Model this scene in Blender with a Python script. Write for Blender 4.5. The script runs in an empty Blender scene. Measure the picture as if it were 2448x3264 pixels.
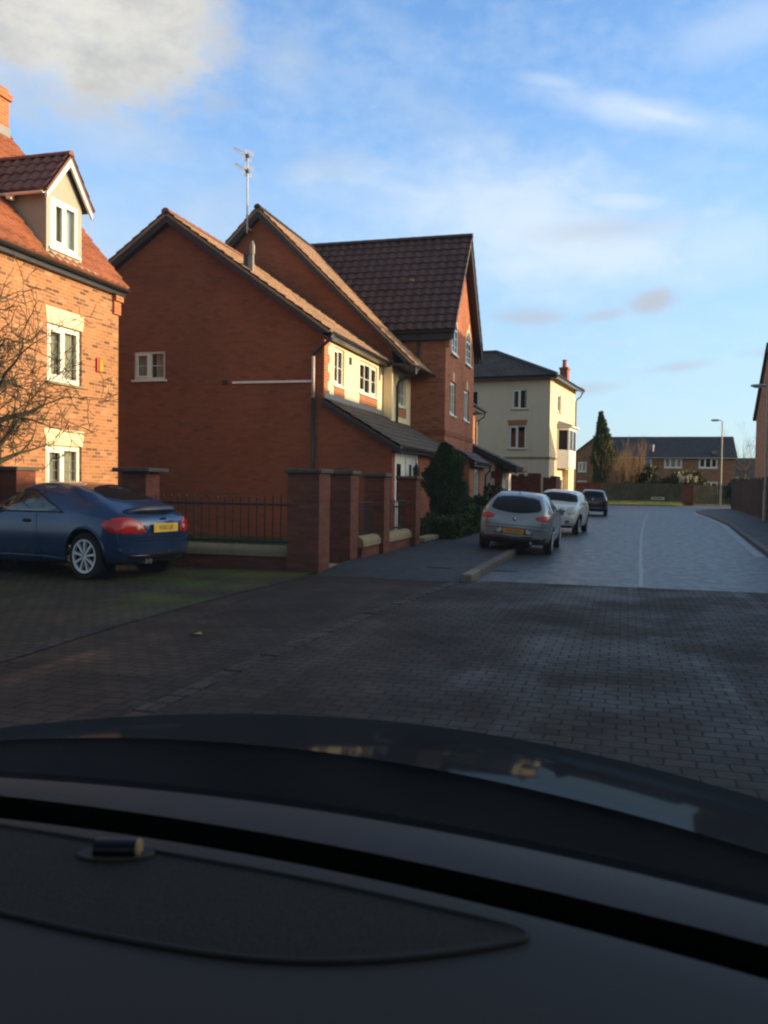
import bpy, bmesh, math, random
from mathutils import Vector, Matrix
from mathutils.bvhtree import BVHTree

random.seed(7)
S = bpy.context.scene
COL = S.collection
D2R = math.radians

# ------------------------------------------------------------------ camera
EYE = 1.45
def make_camera():
    cd = bpy.data.cameras.new('camera')
    cam = bpy.data.objects.new('camera', cd)
    COL.objects.link(cam)
    yaw, pitch, roll = D2R(15.5), D2R(-1.78), D2R(0.8)
    f = Vector((-math.sin(yaw) * math.cos(pitch), math.cos(yaw) * math.cos(pitch), math.sin(pitch)))
    r = Vector((math.cos(yaw), math.sin(yaw), 0))
    u = r.cross(f)
    r2 = r * math.cos(roll) + u * math.sin(roll)
    u2 = u * math.cos(roll) - r * math.sin(roll)
    m = Matrix((r2, u2, -f)).transposed().to_4x4()
    m.translation = (0, 0, EYE)
    cam.matrix_world = m
    cd.sensor_fit = 'VERTICAL'
    cd.sensor_height = 36
    cd.lens = 30.43
    cd.clip_start = 0.02
    cd.clip_end = 2000
    cd.dof.use_dof = True
    cd.dof.focus_distance = 22
    cd.dof.aperture_fstop = 9
    S.camera = cam
make_camera()

# ------------------------------------------------------------------ sun + sky
SUN_AZ, SUN_EL = 14.0, 11.0        # azimuth from +X towards +Y, elevation
def make_light():
    a, e = D2R(SUN_AZ), D2R(SUN_EL)
    s = Vector((math.cos(e) * math.cos(a), math.cos(e) * math.sin(a), math.sin(e)))
    ld = bpy.data.lights.new('sun', 'SUN')
    ld.energy = 5.0
    ld.angle = D2R(0.53)
    ld.color = (1.0, 0.72, 0.40)
    lo = bpy.data.objects.new('sun', ld)
    COL.objects.link(lo)
    lo.rotation_euler = s.to_track_quat('Z', 'Y').to_euler()
    lo.location = s * 200
make_light()

class NT:
    """small helper for wiring node trees"""
    def __init__(self, tree):
        self.t = tree; tree.nodes.clear()
    def n(self, kind, **kw):
        nd = self.t.nodes.new(kind)
        for k, v in kw.items():
            if k.startswith('_'): setattr(nd, k[1:], v)
            else: nd.inputs[k.replace('__', ' ')].default_value = v
        return nd
    def l(self, a, b): self.t.links.new(a, b)
    def val(self, node, key, x):
        if hasattr(x, 'is_linked') or isinstance(x, bpy.types.NodeSocket): self.l(x, node.inputs[key])
        else: node.inputs[key].default_value = x
    def math(self, op, a, b=0.0, c=None, clamp=False):
        nd = self.t.nodes.new('ShaderNodeMath'); nd.operation = op; nd.use_clamp = clamp
        self.val(nd, 0, a); self.val(nd, 1, b)
        if c is not None: self.val(nd, 2, c)
        return nd.outputs[0]
    def mix(self, fac, a, b, blend='MIX'):
        nd = self.t.nodes.new('ShaderNodeMix'); nd.data_type = 'RGBA'; nd.blend_type = blend
        self.val(nd, 0, fac); self.val(nd, 6, a); self.val(nd, 7, b)
        return nd.outputs[2]
    def ramp(self, fac, stops, interp='LINEAR'):
        nd = self.t.nodes.new('ShaderNodeValToRGB'); cr = nd.color_ramp; cr.interpolation = interp
        while len(cr.elements) < len(stops): cr.elements.new(0.5)
        for e, (p, c) in zip(cr.elements, stops):
            e.position = p; e.color = c if len(c) == 4 else (*c, 1)
        self.l(fac, nd.inputs[0]); return nd.outputs[0]
    def noise(self, vec, scale, detail=3, rough=0.55, dist=0.0):
        nd = self.t.nodes.new('ShaderNodeTexNoise')
        nd.inputs['Scale'].default_value = scale; nd.inputs['Detail'].default_value = detail
        nd.inputs['Roughness'].default_value = rough; nd.inputs['Distortion'].default_value = dist
        if vec is not None: self.l(vec, nd.inputs['Vector'])
        return nd
    def mapr(self, x, a, b, c=0.0, d=1.0, smooth=True):
        nd = self.t.nodes.new('ShaderNodeMapRange'); nd.interpolation_type = 'SMOOTHSTEP' if smooth else 'LINEAR'
        self.val(nd, 0, x); nd.inputs[1].default_value = a; nd.inputs[2].default_value = b
        nd.inputs[3].default_value = c; nd.inputs[4].default_value = d
        return nd.outputs[0]

SKY_STRENGTH = 0.10
def make_world():
    w = bpy.data.worlds.new('World'); S.world = w; w.use_nodes = True
    k = NT(w.node_tree)
    sky = k.n('ShaderNodeTexSky', _sky_type='NISHITA', _sun_disc=False)
    sky.sun_elevation = D2R(SUN_EL); sky.sun_rotation = D2R(90 - SUN_AZ)
    sky.altitude = 50; sky.air_density = 1.0; sky.dust_density = 0.6; sky.ozone_density = 1.6
    tc = k.n('ShaderNodeTexCoord')
    dirv = tc.outputs['Generated']
    sep = k.n('ShaderNodeSeparateXYZ'); k.l(dirv, sep.inputs[0])
    x, y, z = sep.outputs
    az = k.math('ARCTAN2', x, y)                       # 0 at +Y, positive to +X
    el = k.math('ARCSINE', z)
    # wispy texture, stretched along the horizon
    cv = k.n('ShaderNodeCombineXYZ'); k.l(az, cv.inputs[0]); k.l(k.math('MULTIPLY', el, 1.7), cv.inputs[1])
    warp = k.noise(cv.outputs[0], 5.0, 5, 0.6)
    w2 = k.noise(cv.outputs[0], 13.0, 6, 0.62)
    fine = k.noise(cv.outputs[0], 34.0, 5, 0.6)
    def blob(a0, e0, ra, re, rot, soft, amp, nz):
        """soft-edged patch of cloud centred on a direction"""
        c, s = math.cos(D2R(rot)), math.sin(D2R(rot))
        da = k.math('SUBTRACT', az, D2R(a0)); de = k.math('SUBTRACT', el, D2R(e0))
        p = k.math('DIVIDE', k.math('ADD', k.math('MULTIPLY', da, c), k.math('MULTIPLY', de, s)), D2R(ra))
        q = k.math('DIVIDE', k.math('SUBTRACT', k.math('MULTIPLY', de, c), k.math('MULTIPLY', da, s)), D2R(re))
        d = k.math('SQRT', k.math('ADD', k.math('MULTIPLY', p, p), k.math('MULTIPLY', q, q)))
        n = k.math('ADD', k.math('MULTIPLY', k.math('SUBTRACT', warp.outputs[0], 0.5), nz * 1.6), k.math('MULTIPLY', k.math('SUBTRACT', w2.outputs[0], 0.5), nz * 1.1))
        n = k.math('ADD', n, k.math('MULTIPLY', k.math('SUBTRACT', fine.outputs[0], 0.5), nz * 0.35))
        return k.math('MULTIPLY', k.mapr(k.math('ADD', d, n), 1.0, 1.0 - soft), amp)
    def add(lst):
        o = lst[0]
        for b in lst[1:]: o = k.math('MAXIMUM', o, b)
        return o
    cream = add([blob(-35, 27.2, 12.2, 6.6, -4, 0.5, 0.94, 0.7), blob(-41, 24, 7, 4.5, 0, 0.8, 0.6, 0.8)])
    grey = add([blob(-33, 20.6, 9, 2.6, -8, 0.95, 0.50, 0.9), blob(-22.5, 25.5, 3.6, 3.2, -25, 0.95, 0.42, 0.9),
                blob(-37, 13.5, 13, 6.5, 0, 0.95, 0.55, 0.9), blob(-19.5, 20.0, 4.2, 2.0, 8, 0.95, 0.42, 1.0), blob(-27, 16.5, 8, 3.6, -12, 0.95, 0.40, 1.0), blob(-12, 22.5, 8, 2.2, -20, 1.0, 0.22, 1.0)])
    white = add([blob(0.2, 22.5, 9.5, 1.35, -15, 1.0, 0.55, 0.75), blob(1.4, 22.2, 6.0, 0.8, -17, 1.0, 0.70, 0.8), blob(-5, 24.4, 4, 0.7, -12, 1.0, 0.4, 0.8),
                 blob(-8, 17.0, 16, 5.0, -5, 1.0, 0.72, 0.9), blob(-3, 15.0, 13, 4.2, -3, 1.0, 0.70, 0.9), blob(-1, 17.6, 6, 1.1, -6, 1.0, 0.62, 0.8), blob(-14, 18.5, 6, 1.5, -10, 1.0, 0.5, 0.9),
                 blob(6, 26, 7, 2.0, 10, 1.0, 0.34, 1.0), blob(-15, 27, 6, 1.5, -30, 1.0, 0.14, 1.0),
                 blob(5, 14.5, 7, 2.6, 0, 1.0, 0.42, 1.0)])
    puff = add([blob(1.4, 11.6, 2.2, 1.15, 6, 0.75, 0.62, 0.7), blob(-1.5, 10.9, 2.6, 0.6, 10, 0.9, 0.40, 0.8), blob(-6.2, 10.9, 3.2, 0.75, 0, 0.9, 0.46, 0.8), blob(3.2, 7.6, 3.6, 0.5, 6, 0.95, 0.36, 0.8),
                blob(-2.2, 6.4, 3.4, 0.6, 3, 0.95, 0.32, 0.8), blob(8, 8.2, 2.6, 0.5, 0, 0.95, 0.3, 0.8), blob(-1.5, 16.0, 6.5, 1.1, 0, 1.0, 0.30, 0.9)])
    col = sky.outputs[0]
    # a winter sky: a little more saturated overhead, paler low down
    ve = k.n('ShaderNodeVectorMath', _operation='DOT_PRODUCT'); k.l(dirv, ve.inputs[0]); ve.inputs[1].default_value = (0.96, 0.20, 0.19)
    east = k.mapr(ve.outputs['Value'], 0.5, 1.0)         # sky brightened around the low sun, out of view, to lift shaded fronts
    col = k.mix(1.0, col, k.mix(east, (1, 1, 1, 1), (5.0, 4.4, 3.5, 1)), 'MULTIPLY')
    hz = k.mapr(el, D2R(-1), D2R(29), 0.80, 0.03)
    g = 7.6
    vd = k.n('ShaderNodeVectorMath', _operation='DOT_PRODUCT'); k.l(dirv, vd.inputs[0]); vd.inputs[1].default_value = (-0.35, 0.92, 0.10)
    north = k.mapr(vd.outputs['Value'], 0.15, 0.9)      # clear blue away from the sun, duller elsewhere
    col = k.mix(1.0, col, k.mix(north, (1.56, 1.42, 1.26, 1), (1.78, 2.30, 2.95, 1)), 'MULTIPLY')
    col = k.mix(k.math('MULTIPLY', hz, 0.9), col, (0.52 * g, 0.655 * g, 0.78 * g, 1))
    lum = k.mix(k.mapr(k.math('ADD', k.math('MULTIPLY', w2.outputs[0], 0.6), k.math('MULTIPLY', warp.outputs[0], 0.4)), 0.36, 0.62), (0.60 * g, 0.59 * g, 0.57 * g, 1), (0.86 * g, 0.81 * g, 0.71 * g, 1))
    col = k.mix(grey, col, (0.62 * g, 0.70 * g, 0.80 * g, 1))
    col = k.mix(cream, col, lum)
    veil = k.math('MULTIPLY', k.mapr(k.math('ADD', k.math('MULTIPLY', warp.outputs[0], 0.6), k.math('MULTIPLY', fine.outputs[0], 0.4)), 0.40, 0.66), 0.20)
    col = k.mix(veil, col, (0.80 * g, 0.90 * g, 1.0 * g, 1))
    col = k.mix(white, col, (0.84 * g, 0.93 * g, 1.0 * g, 1))
    col = k.mix(k.math('MULTIPLY', puff, 1.3), col, (0.55 * g, 0.57 * g, 0.63 * g, 1))
    bg = k.n('ShaderNodeBackground', Strength=SKY_STRENGTH); k.l(col, bg.inputs[0])
    out = k.n('ShaderNodeOutputWorld'); k.l(bg.outputs[0], out.inputs[0])
make_world()

vs = S.view_settings
S.display_settings.display_device = 'sRGB'
vs.view_transform = 'Standard'; vs.look = 'None'; vs.exposure = 0.50; vs.gamma = 1.0; vs.use_curve_mapping = False
S.cycles.max_bounces = 8; S.cycles.transparent_max_bounces = 16
S.cycles.caustics_reflective = False; S.cycles.caustics_refractive = False
S.cycles.use_denoising = True
S.cycles.pixel_filter_type = 'BLACKMAN_HARRIS'; S.cycles.filter_width = 2.2

# ------------------------------------------------------------------ materials
MATS = {}
def mat(name, fn):
    if name in MATS: return MATS[name]
    m = bpy.data.materials.new(name); m.use_nodes = True
    k = NT(m.node_tree)
    out = k.n('ShaderNodeOutputMaterial')
    sh = fn(k)
    k.l(sh, out.inputs[0]); MATS[name] = m
    return m
def prin(k, base, rough=0.6, spec=0.5, metal=0.0, bump=None, coat=0.0):
    p = k.n('ShaderNodeBsdfPrincipled')
    k.val(p, 'Base Color', base if not isinstance(base, tuple) else (*base[:3], 1)); k.val(p, 'Roughness', rough)
    k.val(p, 'Specular IOR Level', spec); k.val(p, 'Metallic', metal); k.val(p, 'Coat Weight', coat)
    if coat: p.inputs['Coat Roughness'].default_value = 0.04
    if bump is not None: k.l(bump, p.inputs['Normal'])
    return p.outputs[0]
def ocoord(k): return k.n('ShaderNodeTexCoord').outputs['Object']
def bumpn(k, h, strength, dist=0.01):
    b = k.n('ShaderNodeBump', Strength=strength, Distance=dist); k.l(h, b.inputs['Height']); return b.outputs[0]

def plain(name, col, rough=0.6, spec=0.5, metal=0.0, var=0.12, scale=6.0, coat=0.0):
    def fn(k):
        o = ocoord(k); n = k.noise(o, scale, 4, 0.6)
        f = k.mapr(n.outputs[0], 0.25, 0.75, 1 - var, 1 + var)
        c = k.mix(1.0, (*col, 1), (1, 1, 1, 1), 'MULTIPLY')
        v = k.n('ShaderNodeVectorMath', _operation='SCALE'); v.inputs[0].default_value = col; k.l(f, v.inputs['Scale'])
        r = k.mapr(n.outputs[0], 0.2, 0.8, rough * 0.88, min(1, rough * 1.12))
        return prin(k, v.outputs[0], r, spec, metal, None, coat)
    return mat(name, fn)

def brick(name, stops, mortar, bw=0.225, bh=0.075, ms=0.010, rough=0.9, bumps=0.5, stain=0.25, off=0.5):
    def fn(k):
        o = ocoord(k)
        s = k.n('ShaderNodeSeparateXYZ'); k.l(o, s.inputs[0])
        c = k.n('ShaderNodeCombineXYZ'); k.l(k.math('ADD', s.outputs[0], s.outputs[1]), c.inputs[0]); k.l(s.outputs[2], c.inputs[1])
        b = k.n('ShaderNodeTexBrick', Color1=(0, 0, 0, 1), Color2=(1, 1, 1, 1), Mortar=(0, 0, 0, 1), Scale=1.0, Bias=0.0)
        b.inputs['Mortar Size'].default_value = ms; b.inputs['Mortar Smooth'].default_value = 0.25
        b.inputs['Brick Width'].default_value = bw; b.inputs['Row Height'].default_value = bh; b.offset = off
        k.l(c.outputs[0], b.inputs['Vector'])
        col = k.ramp(b.outputs['Color'], stops)
        n1 = k.noise(o, 0.55, 4, 0.6); n2 = k.noise(o, 22.0, 3, 0.7)
        col = k.mix(k.mapr(n2.outputs[0], 0.3, 0.75, 0.0, 0.35), col, (0.5, 0.5, 0.5, 1), 'MULTIPLY')
        col = k.mix(b.outputs['Fac'], col, (*mortar, 1))
        col = k.mix(k.mapr(n1.outputs[0], 0.42, 0.72, 0.0, stain), col, (0.35, 0.33, 0.30, 1), 'MULTIPLY')
        h = k.math('SUBTRACT', k.math('MULTIPLY', n2.outputs[0], 0.3), b.outputs['Fac'])
        return prin(k, col, rough, 0.3, 0.0, bumpn(k, h, bumps, 0.008))
    return mat(name, fn)

M_BRICK_RED = brick('red_brick', [(0.0, (0.235, 0.072, 0.033)), (0.18, (0.28, 0.083, 0.036)), (0.4, (0.30, 0.089, 0.038)), (0.8, (0.33, 0.10, 0.041)), (1.0, (0.285, 0.095, 0.046))], (0.19, 0.09, 0.055), ms=0.008, stain=0.35)
M_BRICK_ORANGE = brick('orange_brick', [(0.0, (0.28, 0.095, 0.050)), (0.3, (0.40, 0.132, 0.066)), (0.8, (0.45, 0.156, 0.078)), (1.0, (0.38, 0.14, 0.075))], (0.27, 0.13, 0.08), ms=0.008, stain=0.4)
M_BRICK_MULTI = brick('multi_stock_brick', [(0.0, (0.12, 0.062, 0.036)), (0.14, (0.22, 0.10, 0.055)), (0.26, (0.34, 0.15, 0.070)), (0.7, (0.43, 0.20, 0.092)), (0.9, (0.34, 0.145, 0.070)), (1.0, (0.48, 0.28, 0.15))], (0.42, 0.26, 0.155), ms=0.009)
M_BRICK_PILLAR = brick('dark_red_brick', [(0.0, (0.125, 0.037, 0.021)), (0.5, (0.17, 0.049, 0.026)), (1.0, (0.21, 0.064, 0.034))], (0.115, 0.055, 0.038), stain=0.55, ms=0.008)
M_BRICK_FAR = brick('brown_brick', [(0.0, (0.23, 0.10, 0.055)), (0.5, (0.33, 0.148, 0.08)), (1.0, (0.40, 0.20, 0.11))], (0.27, 0.18, 0.12))
M_BRICK_QUOIN = brick('orange_red_brick', [(0.0, (0.36, 0.115, 0.048)), (1.0, (0.46, 0.16, 0.07))], (0.4, 0.24, 0.14))

def render_coat(name, col, var=0.10, streak=0.25):
    def fn(k):
        o = ocoord(k)
        n = k.noise(o, 1.3, 5, 0.6); g = k.noise(o, 90, 2, 0.5)
        mp = k.n('ShaderNodeMapping'); mp.inputs['Scale'].default_value = (3.0, 3.0, 0.25); k.l(o, mp.inputs[0])
        st = k.noise(mp.outputs[0], 1.8, 4, 0.65)
        c = k.mix(k.mapr(n.outputs[0], 0.35, 0.7, 0, var * 2), (*col, 1), (col[0] * .78, col[1] * .76, col[2] * .72, 1))
        c = k.mix(k.mapr(st.outputs[0], 0.5, 0.75, 0, streak), c, (col[0] * .6, col[1] * .58, col[2] * .52, 1))
        return prin(k, c, 0.92, 0.25, 0, bumpn(k, g.outputs[0], 0.25, 0.004))
    return mat(name, fn)
M_CREAM = render_coat('cream_render', (0.80, 0.68, 0.46))
M_CREAM_PALE = render_coat('pale_cream_render', (0.70, 0.59, 0.43))
M_STONE = render_coat('buff_stone', (0.27, 0.22, 0.135), 0.25, 0.5)
M_LINTEL = render_coat('cream_stone_lintel', (0.72, 0.61, 0.42), 0.08, 0.1)

def tilemat(name, a, b, moss=0.0, pitch=0.33, wet=0.55):
    def fn(k):
        o = ocoord(k)
        v = k.n('ShaderNodeTexVoronoi', Scale=1.0 / pitch); k.l(o, v.inputs['Vector'])
        n = k.noise(o, 1.4, 5, 0.65); n2 = k.noise(o, 26, 3, 0.6)
        bw = k.n('ShaderNodeRGBToBW'); k.l(v.outputs['Color'], bw.inputs[0])
        c = k.mix(bw.outputs[0], (*a, 1), (*b, 1))
        c = k.mix(k.mapr(n.outputs[0], 0.4, 0.75, 0, 0.5), c, (a[0] * .5, a[1] * .5, a[2] * .5, 1))
        if moss: c = k.mix(k.mapr(n.outputs[0], 0.52, 0.66, 0, moss), c, (0.12, 0.12, 0.035, 1))
        return prin(k, c, wet, 0.4, 0, bumpn(k, n2.outputs[0], 0.3, 0.006))
    return mat(name, fn)
M_TILE_ORANGE = tilemat('orange_clay_tile', (0.28, 0.095, 0.047), (0.37, 0.135, 0.065), 0.12)
M_TILE_BROWN = tilemat('brown_clay_tile', (0.30, 0.18, 0.11), (0.42, 0.27, 0.165), 0.3)
M_TILE_DARK = tilemat('dark_concrete_tile', (0.060, 0.030, 0.027), (0.088, 0.043, 0.036), 0.0, 0.3, 0.6)
M_TILE_GREY = tilemat('grey_slate_tile', (0.050, 0.044, 0.046), (0.075, 0.064, 0.062), 0.1, 0.3, 0.6)
M_TILE_PORCH = tilemat('weathered_porch_tile', (0.062, 0.048, 0.038), (0.095, 0.072, 0.055), 0.45, 0.3, 0.7)
M_RIDGE_RED = plain('red_ridge_tile', (0.20, 0.075, 0.045), 0.8)
M_LEAD = plain('lead_flashing', (0.20, 0.21, 0.22), 0.55)
M_WHITE = plain('white_upvc', (0.78, 0.76, 0.70), 0.35, var=0.04)
M_BLACK = plain('black_plastic', (0.018, 0.018, 0.020), 0.35)
M_BARGE = plain('dark_painted_board', (0.022, 0.020, 0.022), 0.6)
M_IRON = plain('black_painted_iron', (0.012, 0.011, 0.011), 0.5)
M_DORMER = plain('grey_green_cladding', (0.30, 0.31, 0.26), 0.6, var=0.06)
M_CURTAIN = plain('pale_curtain', (0.60, 0.56, 0.48), 0.9)
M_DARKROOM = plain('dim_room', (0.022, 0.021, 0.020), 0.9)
M_RED_BOX = plain('red_plastic', (0.55, 0.03, 0.02), 0.4)
M_AMBER_BOX = plain('orange_plastic', (0.80, 0.30, 0.03), 0.4)
M_METAL = plain('galvanised_metal', (0.42, 0.41, 0.40), 0.45, metal=0.6)
M_ALU = plain('aluminium', (0.55, 0.55, 0.56), 0.35, metal=0.9)
M_LAMP_POST = plain('buff_painted_steel', (0.42, 0.35, 0.26), 0.5)
M_CAP = plain('dark_coping_stone', (0.075, 0.062, 0.050), 0.85, var=0.35, scale=9)
M_TERRACOTTA = plain('terracotta_pot', (0.42, 0.13, 0.075), 0.8)

def glassfn(tint, gl_rough=0.02, ior=1.5):
    def fn(k):
        t = k.n('ShaderNodeBsdfTransparent', Color=(*tint, 1)); g = k.n('ShaderNodeBsdfGlossy', Color=(1, 1, 1, 1), Roughness=gl_rough)
        lw = k.n('ShaderNodeLayerWeight', Blend=0.5); m = k.n('ShaderNodeMixShader'); r0 = 1.2 * ((ior - 1) / (ior + 1)) ** 2
        k.l(k.math('MULTIPLY_ADD', k.math('POWER', lw.outputs['Facing'], 5.0), 1 - r0, r0), m.inputs[0]); k.l(t.outputs[0], m.inputs[1]); k.l(g.outputs[0], m.inputs[2])
        return m.outputs[0]
    return fn
M_GLASS = mat('window_glass', glassfn((0.86, 0.89, 0.87)))
M_GLASS_DARK = mat('dark_window_glass', lambda k: prin(k, (0.012, 0.014, 0.017), 0.04, 0.4))

# ------------------------------------------------------------------ mesh builder
class MB:
    def __init__(s): s.v = []; s.f = []; s.m = []; s.cur = 0
    def add(s, vs_, fs):
        b = len(s.v); s.v += [tuple(map(float, p)) for p in vs_]
        for f in fs: s.f.append([b + i for i in f]); s.m.append(s.cur)
        return s
    def box(s, x0, x1, y0, y1, z0, z1):
        return s.add([(x0, y0, z0), (x1, y0, z0), (x1, y1, z0), (x0, y1, z0), (x0, y0, z1), (x1, y0, z1), (x1, y1, z1), (x0, y1, z1)],
                     [(3, 2, 1, 0), (4, 5, 6, 7), (0, 1, 5, 4), (1, 2, 6, 5), (2, 3, 7, 6), (3, 0, 4, 7)])
    def obox(s, o, r, n, a0, a1, d0, d1, z0, z1):
        """box in a wall frame: a along r, d along n (outwards), z up"""
        o = Vector(o); r = Vector(r); n = Vector(n); p = []
        for z in (z0, z1):
            for a, d in ((a0, d0), (a1, d0), (a1, d1), (a0, d1)): p.append(o + r * a + n * d + Vector((0, 0, z)))
        return s.add(p, [(3, 2, 1, 0), (4, 5, 6, 7), (0, 1, 5, 4), (1, 2, 6, 5), (2, 3, 7, 6), (3, 0, 4, 7)])
    def poly(s, pts): return s.add(pts, [tuple(range(len(pts)))])
    def prism(s, pts, vec):
        n = len(pts); v = Vector(vec); q = [Vector(p) for p in pts]
        fs = [tuple(range(n))[::-1], tuple(range(n, 2 * n))] + [(i, (i + 1) % n, n + (i + 1) % n, n + i) for i in range(n)]
        return s.add(q + [p + v for p in q], fs)
    def tube(s, pts, r, n=8, cap=True):
        pts = [Vector(p) for p in pts]
        rs = r if isinstance(r, (list, tuple)) else [r] * len(pts)
        rings = []; b = len(s.v); up = None
        for i, p in enumerate(pts):
            d = (pts[min(i + 1, len(pts) - 1)] - pts[max(i - 1, 0)]).normalized()
            if up is None: up = d.orthogonal().normalized()
            up = (up - d * up.dot(d))
            up = up.normalized() if up.length > 1e-6 else d.orthogonal().normalized()
            sd = d.cross(up)
            for j in range(n):
                a = 2 * math.pi * j / n
                s.v.append(tuple(p + (up * math.cos(a) + sd * math.sin(a)) * rs[i]))
        for i in range(len(pts) - 1):
            for j in range(n):
                s.f.append([b + i * n + j, b + i * n + (j + 1) % n, b + (i + 1) * n + (j + 1) % n, b + (i + 1) * n + j]); s.m.append(s.cur)
        if cap:
            s.f.append([b + j for j in range(n)][::-1]); s.m.append(s.cur)
            e = b + (len(pts) - 1) * n; s.f.append([e + j for j in range(n)]); s.m.append(s.cur)
        return s
    def lathe(s, prof, c, axis='Z', n=20, cap=True):
        """prof: (radius, height) pairs"""
        c = Vector(c); b = len(s.v)
        for r, h in prof:
            for j in range(n):
                a = 2 * math.pi * j / n; u, w = r * math.cos(a), r * math.sin(a)
                p = {'Z': (u, w, h), 'Y': (u, h, w), 'X': (h, u, w)}[axis]
                s.v.append(tuple(c + Vector(p)))
        for i in range(len(prof) - 1):
            for j in range(n):
                s.f.append([b + i * n + j, b + i * n + (j + 1) % n, b + (i + 1) * n + (j + 1) % n, b + (i + 1) * n + j]); s.m.append(s.cur)
        for i, rev in ((0, True), (len(prof) - 1, False)):
            if cap and prof[i][0] > 1e-4:
                f = [b + i * n + j for j in range(n)]; s.f.append(f[::-1] if rev else f); s.m.append(s.cur)
        return s
    def grid(s, fn, nu, nv):
        b = len(s.v)
        for j in range(nv + 1):
            for i in range(nu + 1): s.v.append(tuple(fn(i / nu, j / nv)))
        for j in range(nv):
            for i in range(nu):
                a = b + j * (nu + 1) + i
                s.f.append([a, a + 1, a + nu + 2, a + nu + 1]); s.m.append(s.cur)
        return s
    def build(s, name, mats, parent=None, smooth=False, bevel=0.0, origin=None, recalc=True, autosmooth=None):
        me = bpy.data.meshes.new(name)
        if origin is None: origin = parent.get('_o') if parent is not None and parent.get('_o') else (0, 0, 0)
        origin = Vector(origin)
        me.from_pydata([tuple(Vector(p) - origin) for p in s.v], [], s.f)
        for m in (mats if isinstance(mats, (list, tuple)) else [mats]): me.materials.append(m)
        me.polygons.foreach_set('material_index', s.m)
        if recalc:
            bm = bmesh.new(); bm.from_mesh(me); bmesh.ops.remove_doubles(bm, verts=bm.verts, dist=1e-5)
            bmesh.ops.recalc_face_normals(bm, faces=bm.faces); bm.to_mesh(me); bm.free()
        if smooth:
            me.polygons.foreach_set('use_smooth', [True] * len(me.polygons))
        me.update()
        o = bpy.data.objects.new(name, me); COL.objects.link(o)
        if parent is not None: o.parent = parent; o['_o'] = tuple(origin)
        else: o.location = origin; o['_o'] = tuple(origin)
        if bevel:
            bv = o.modifiers.new('edges', 'BEVEL'); bv.width = bevel; bv.segments = 2; bv.limit_method = 'ANGLE'; bv.angle_limit = D2R(40)
        if autosmooth:
            sm = o.modifiers.new('split', 'EDGE_SPLIT'); sm.split_angle = D2R(autosmooth)
        return o

def thing(name, label, cat, loc=(0, 0, 0), group=None):
    o = bpy.data.objects.new(name, None); COL.objects.link(o)
    o.location = loc; o['_o'] = tuple(map(float, loc)); o.empty_display_size = 0.3
    return tag(o, label, cat, group)
def tag(o, label, cat, group=None):
    o['label'] = label; o['category'] = cat
    if group: o['group'] = group
    return o
def structure(o, kind='structure'): o['kind'] = kind; return o

# ------------------------------------------------------------------ building helpers
def wall_panel(mb, o, r, n, W, H, holes=(), z0=0.0, depth=0.09):
    """vertical wall sheet with rectangular openings (a0,a1,z0,z1) and reveals"""
    o = Vector(o); r = Vector(r); n = Vector(n); up = Vector((0, 0, 1))
    As = sorted({0.0, W, *[h[0] for h in holes], *[h[1] for h in holes]}); Zs = sorted({z0, H, *[h[2] for h in holes], *[h[3] for h in holes]})
    P = lambda a, z, d=0.0: o + r * a + up * z + n * d
    for i in range(len(As) - 1):
        for j in range(len(Zs) - 1):
            ca, cz = (As[i] + As[i + 1]) / 2, (Zs[j] + Zs[j + 1]) / 2
            if any(h[0] < ca < h[1] and h[2] < cz < h[3] for h in holes): continue
            mb.poly([P(As[i], Zs[j]), P(As[i + 1], Zs[j]), P(As[i + 1], Zs[j + 1]), P(As[i], Zs[j + 1])])
    for a0, a1, b0, b1 in holes:
        for (p, q) in (((a0, b0), (a1, b0)), ((a1, b0), (a1, b1)), ((a1, b1), (a0, b1)), ((a0, b1), (a0, b0))):
            mb.poly([P(*p), P(*q), P(*q, -depth), P(*p, -depth)])

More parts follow.
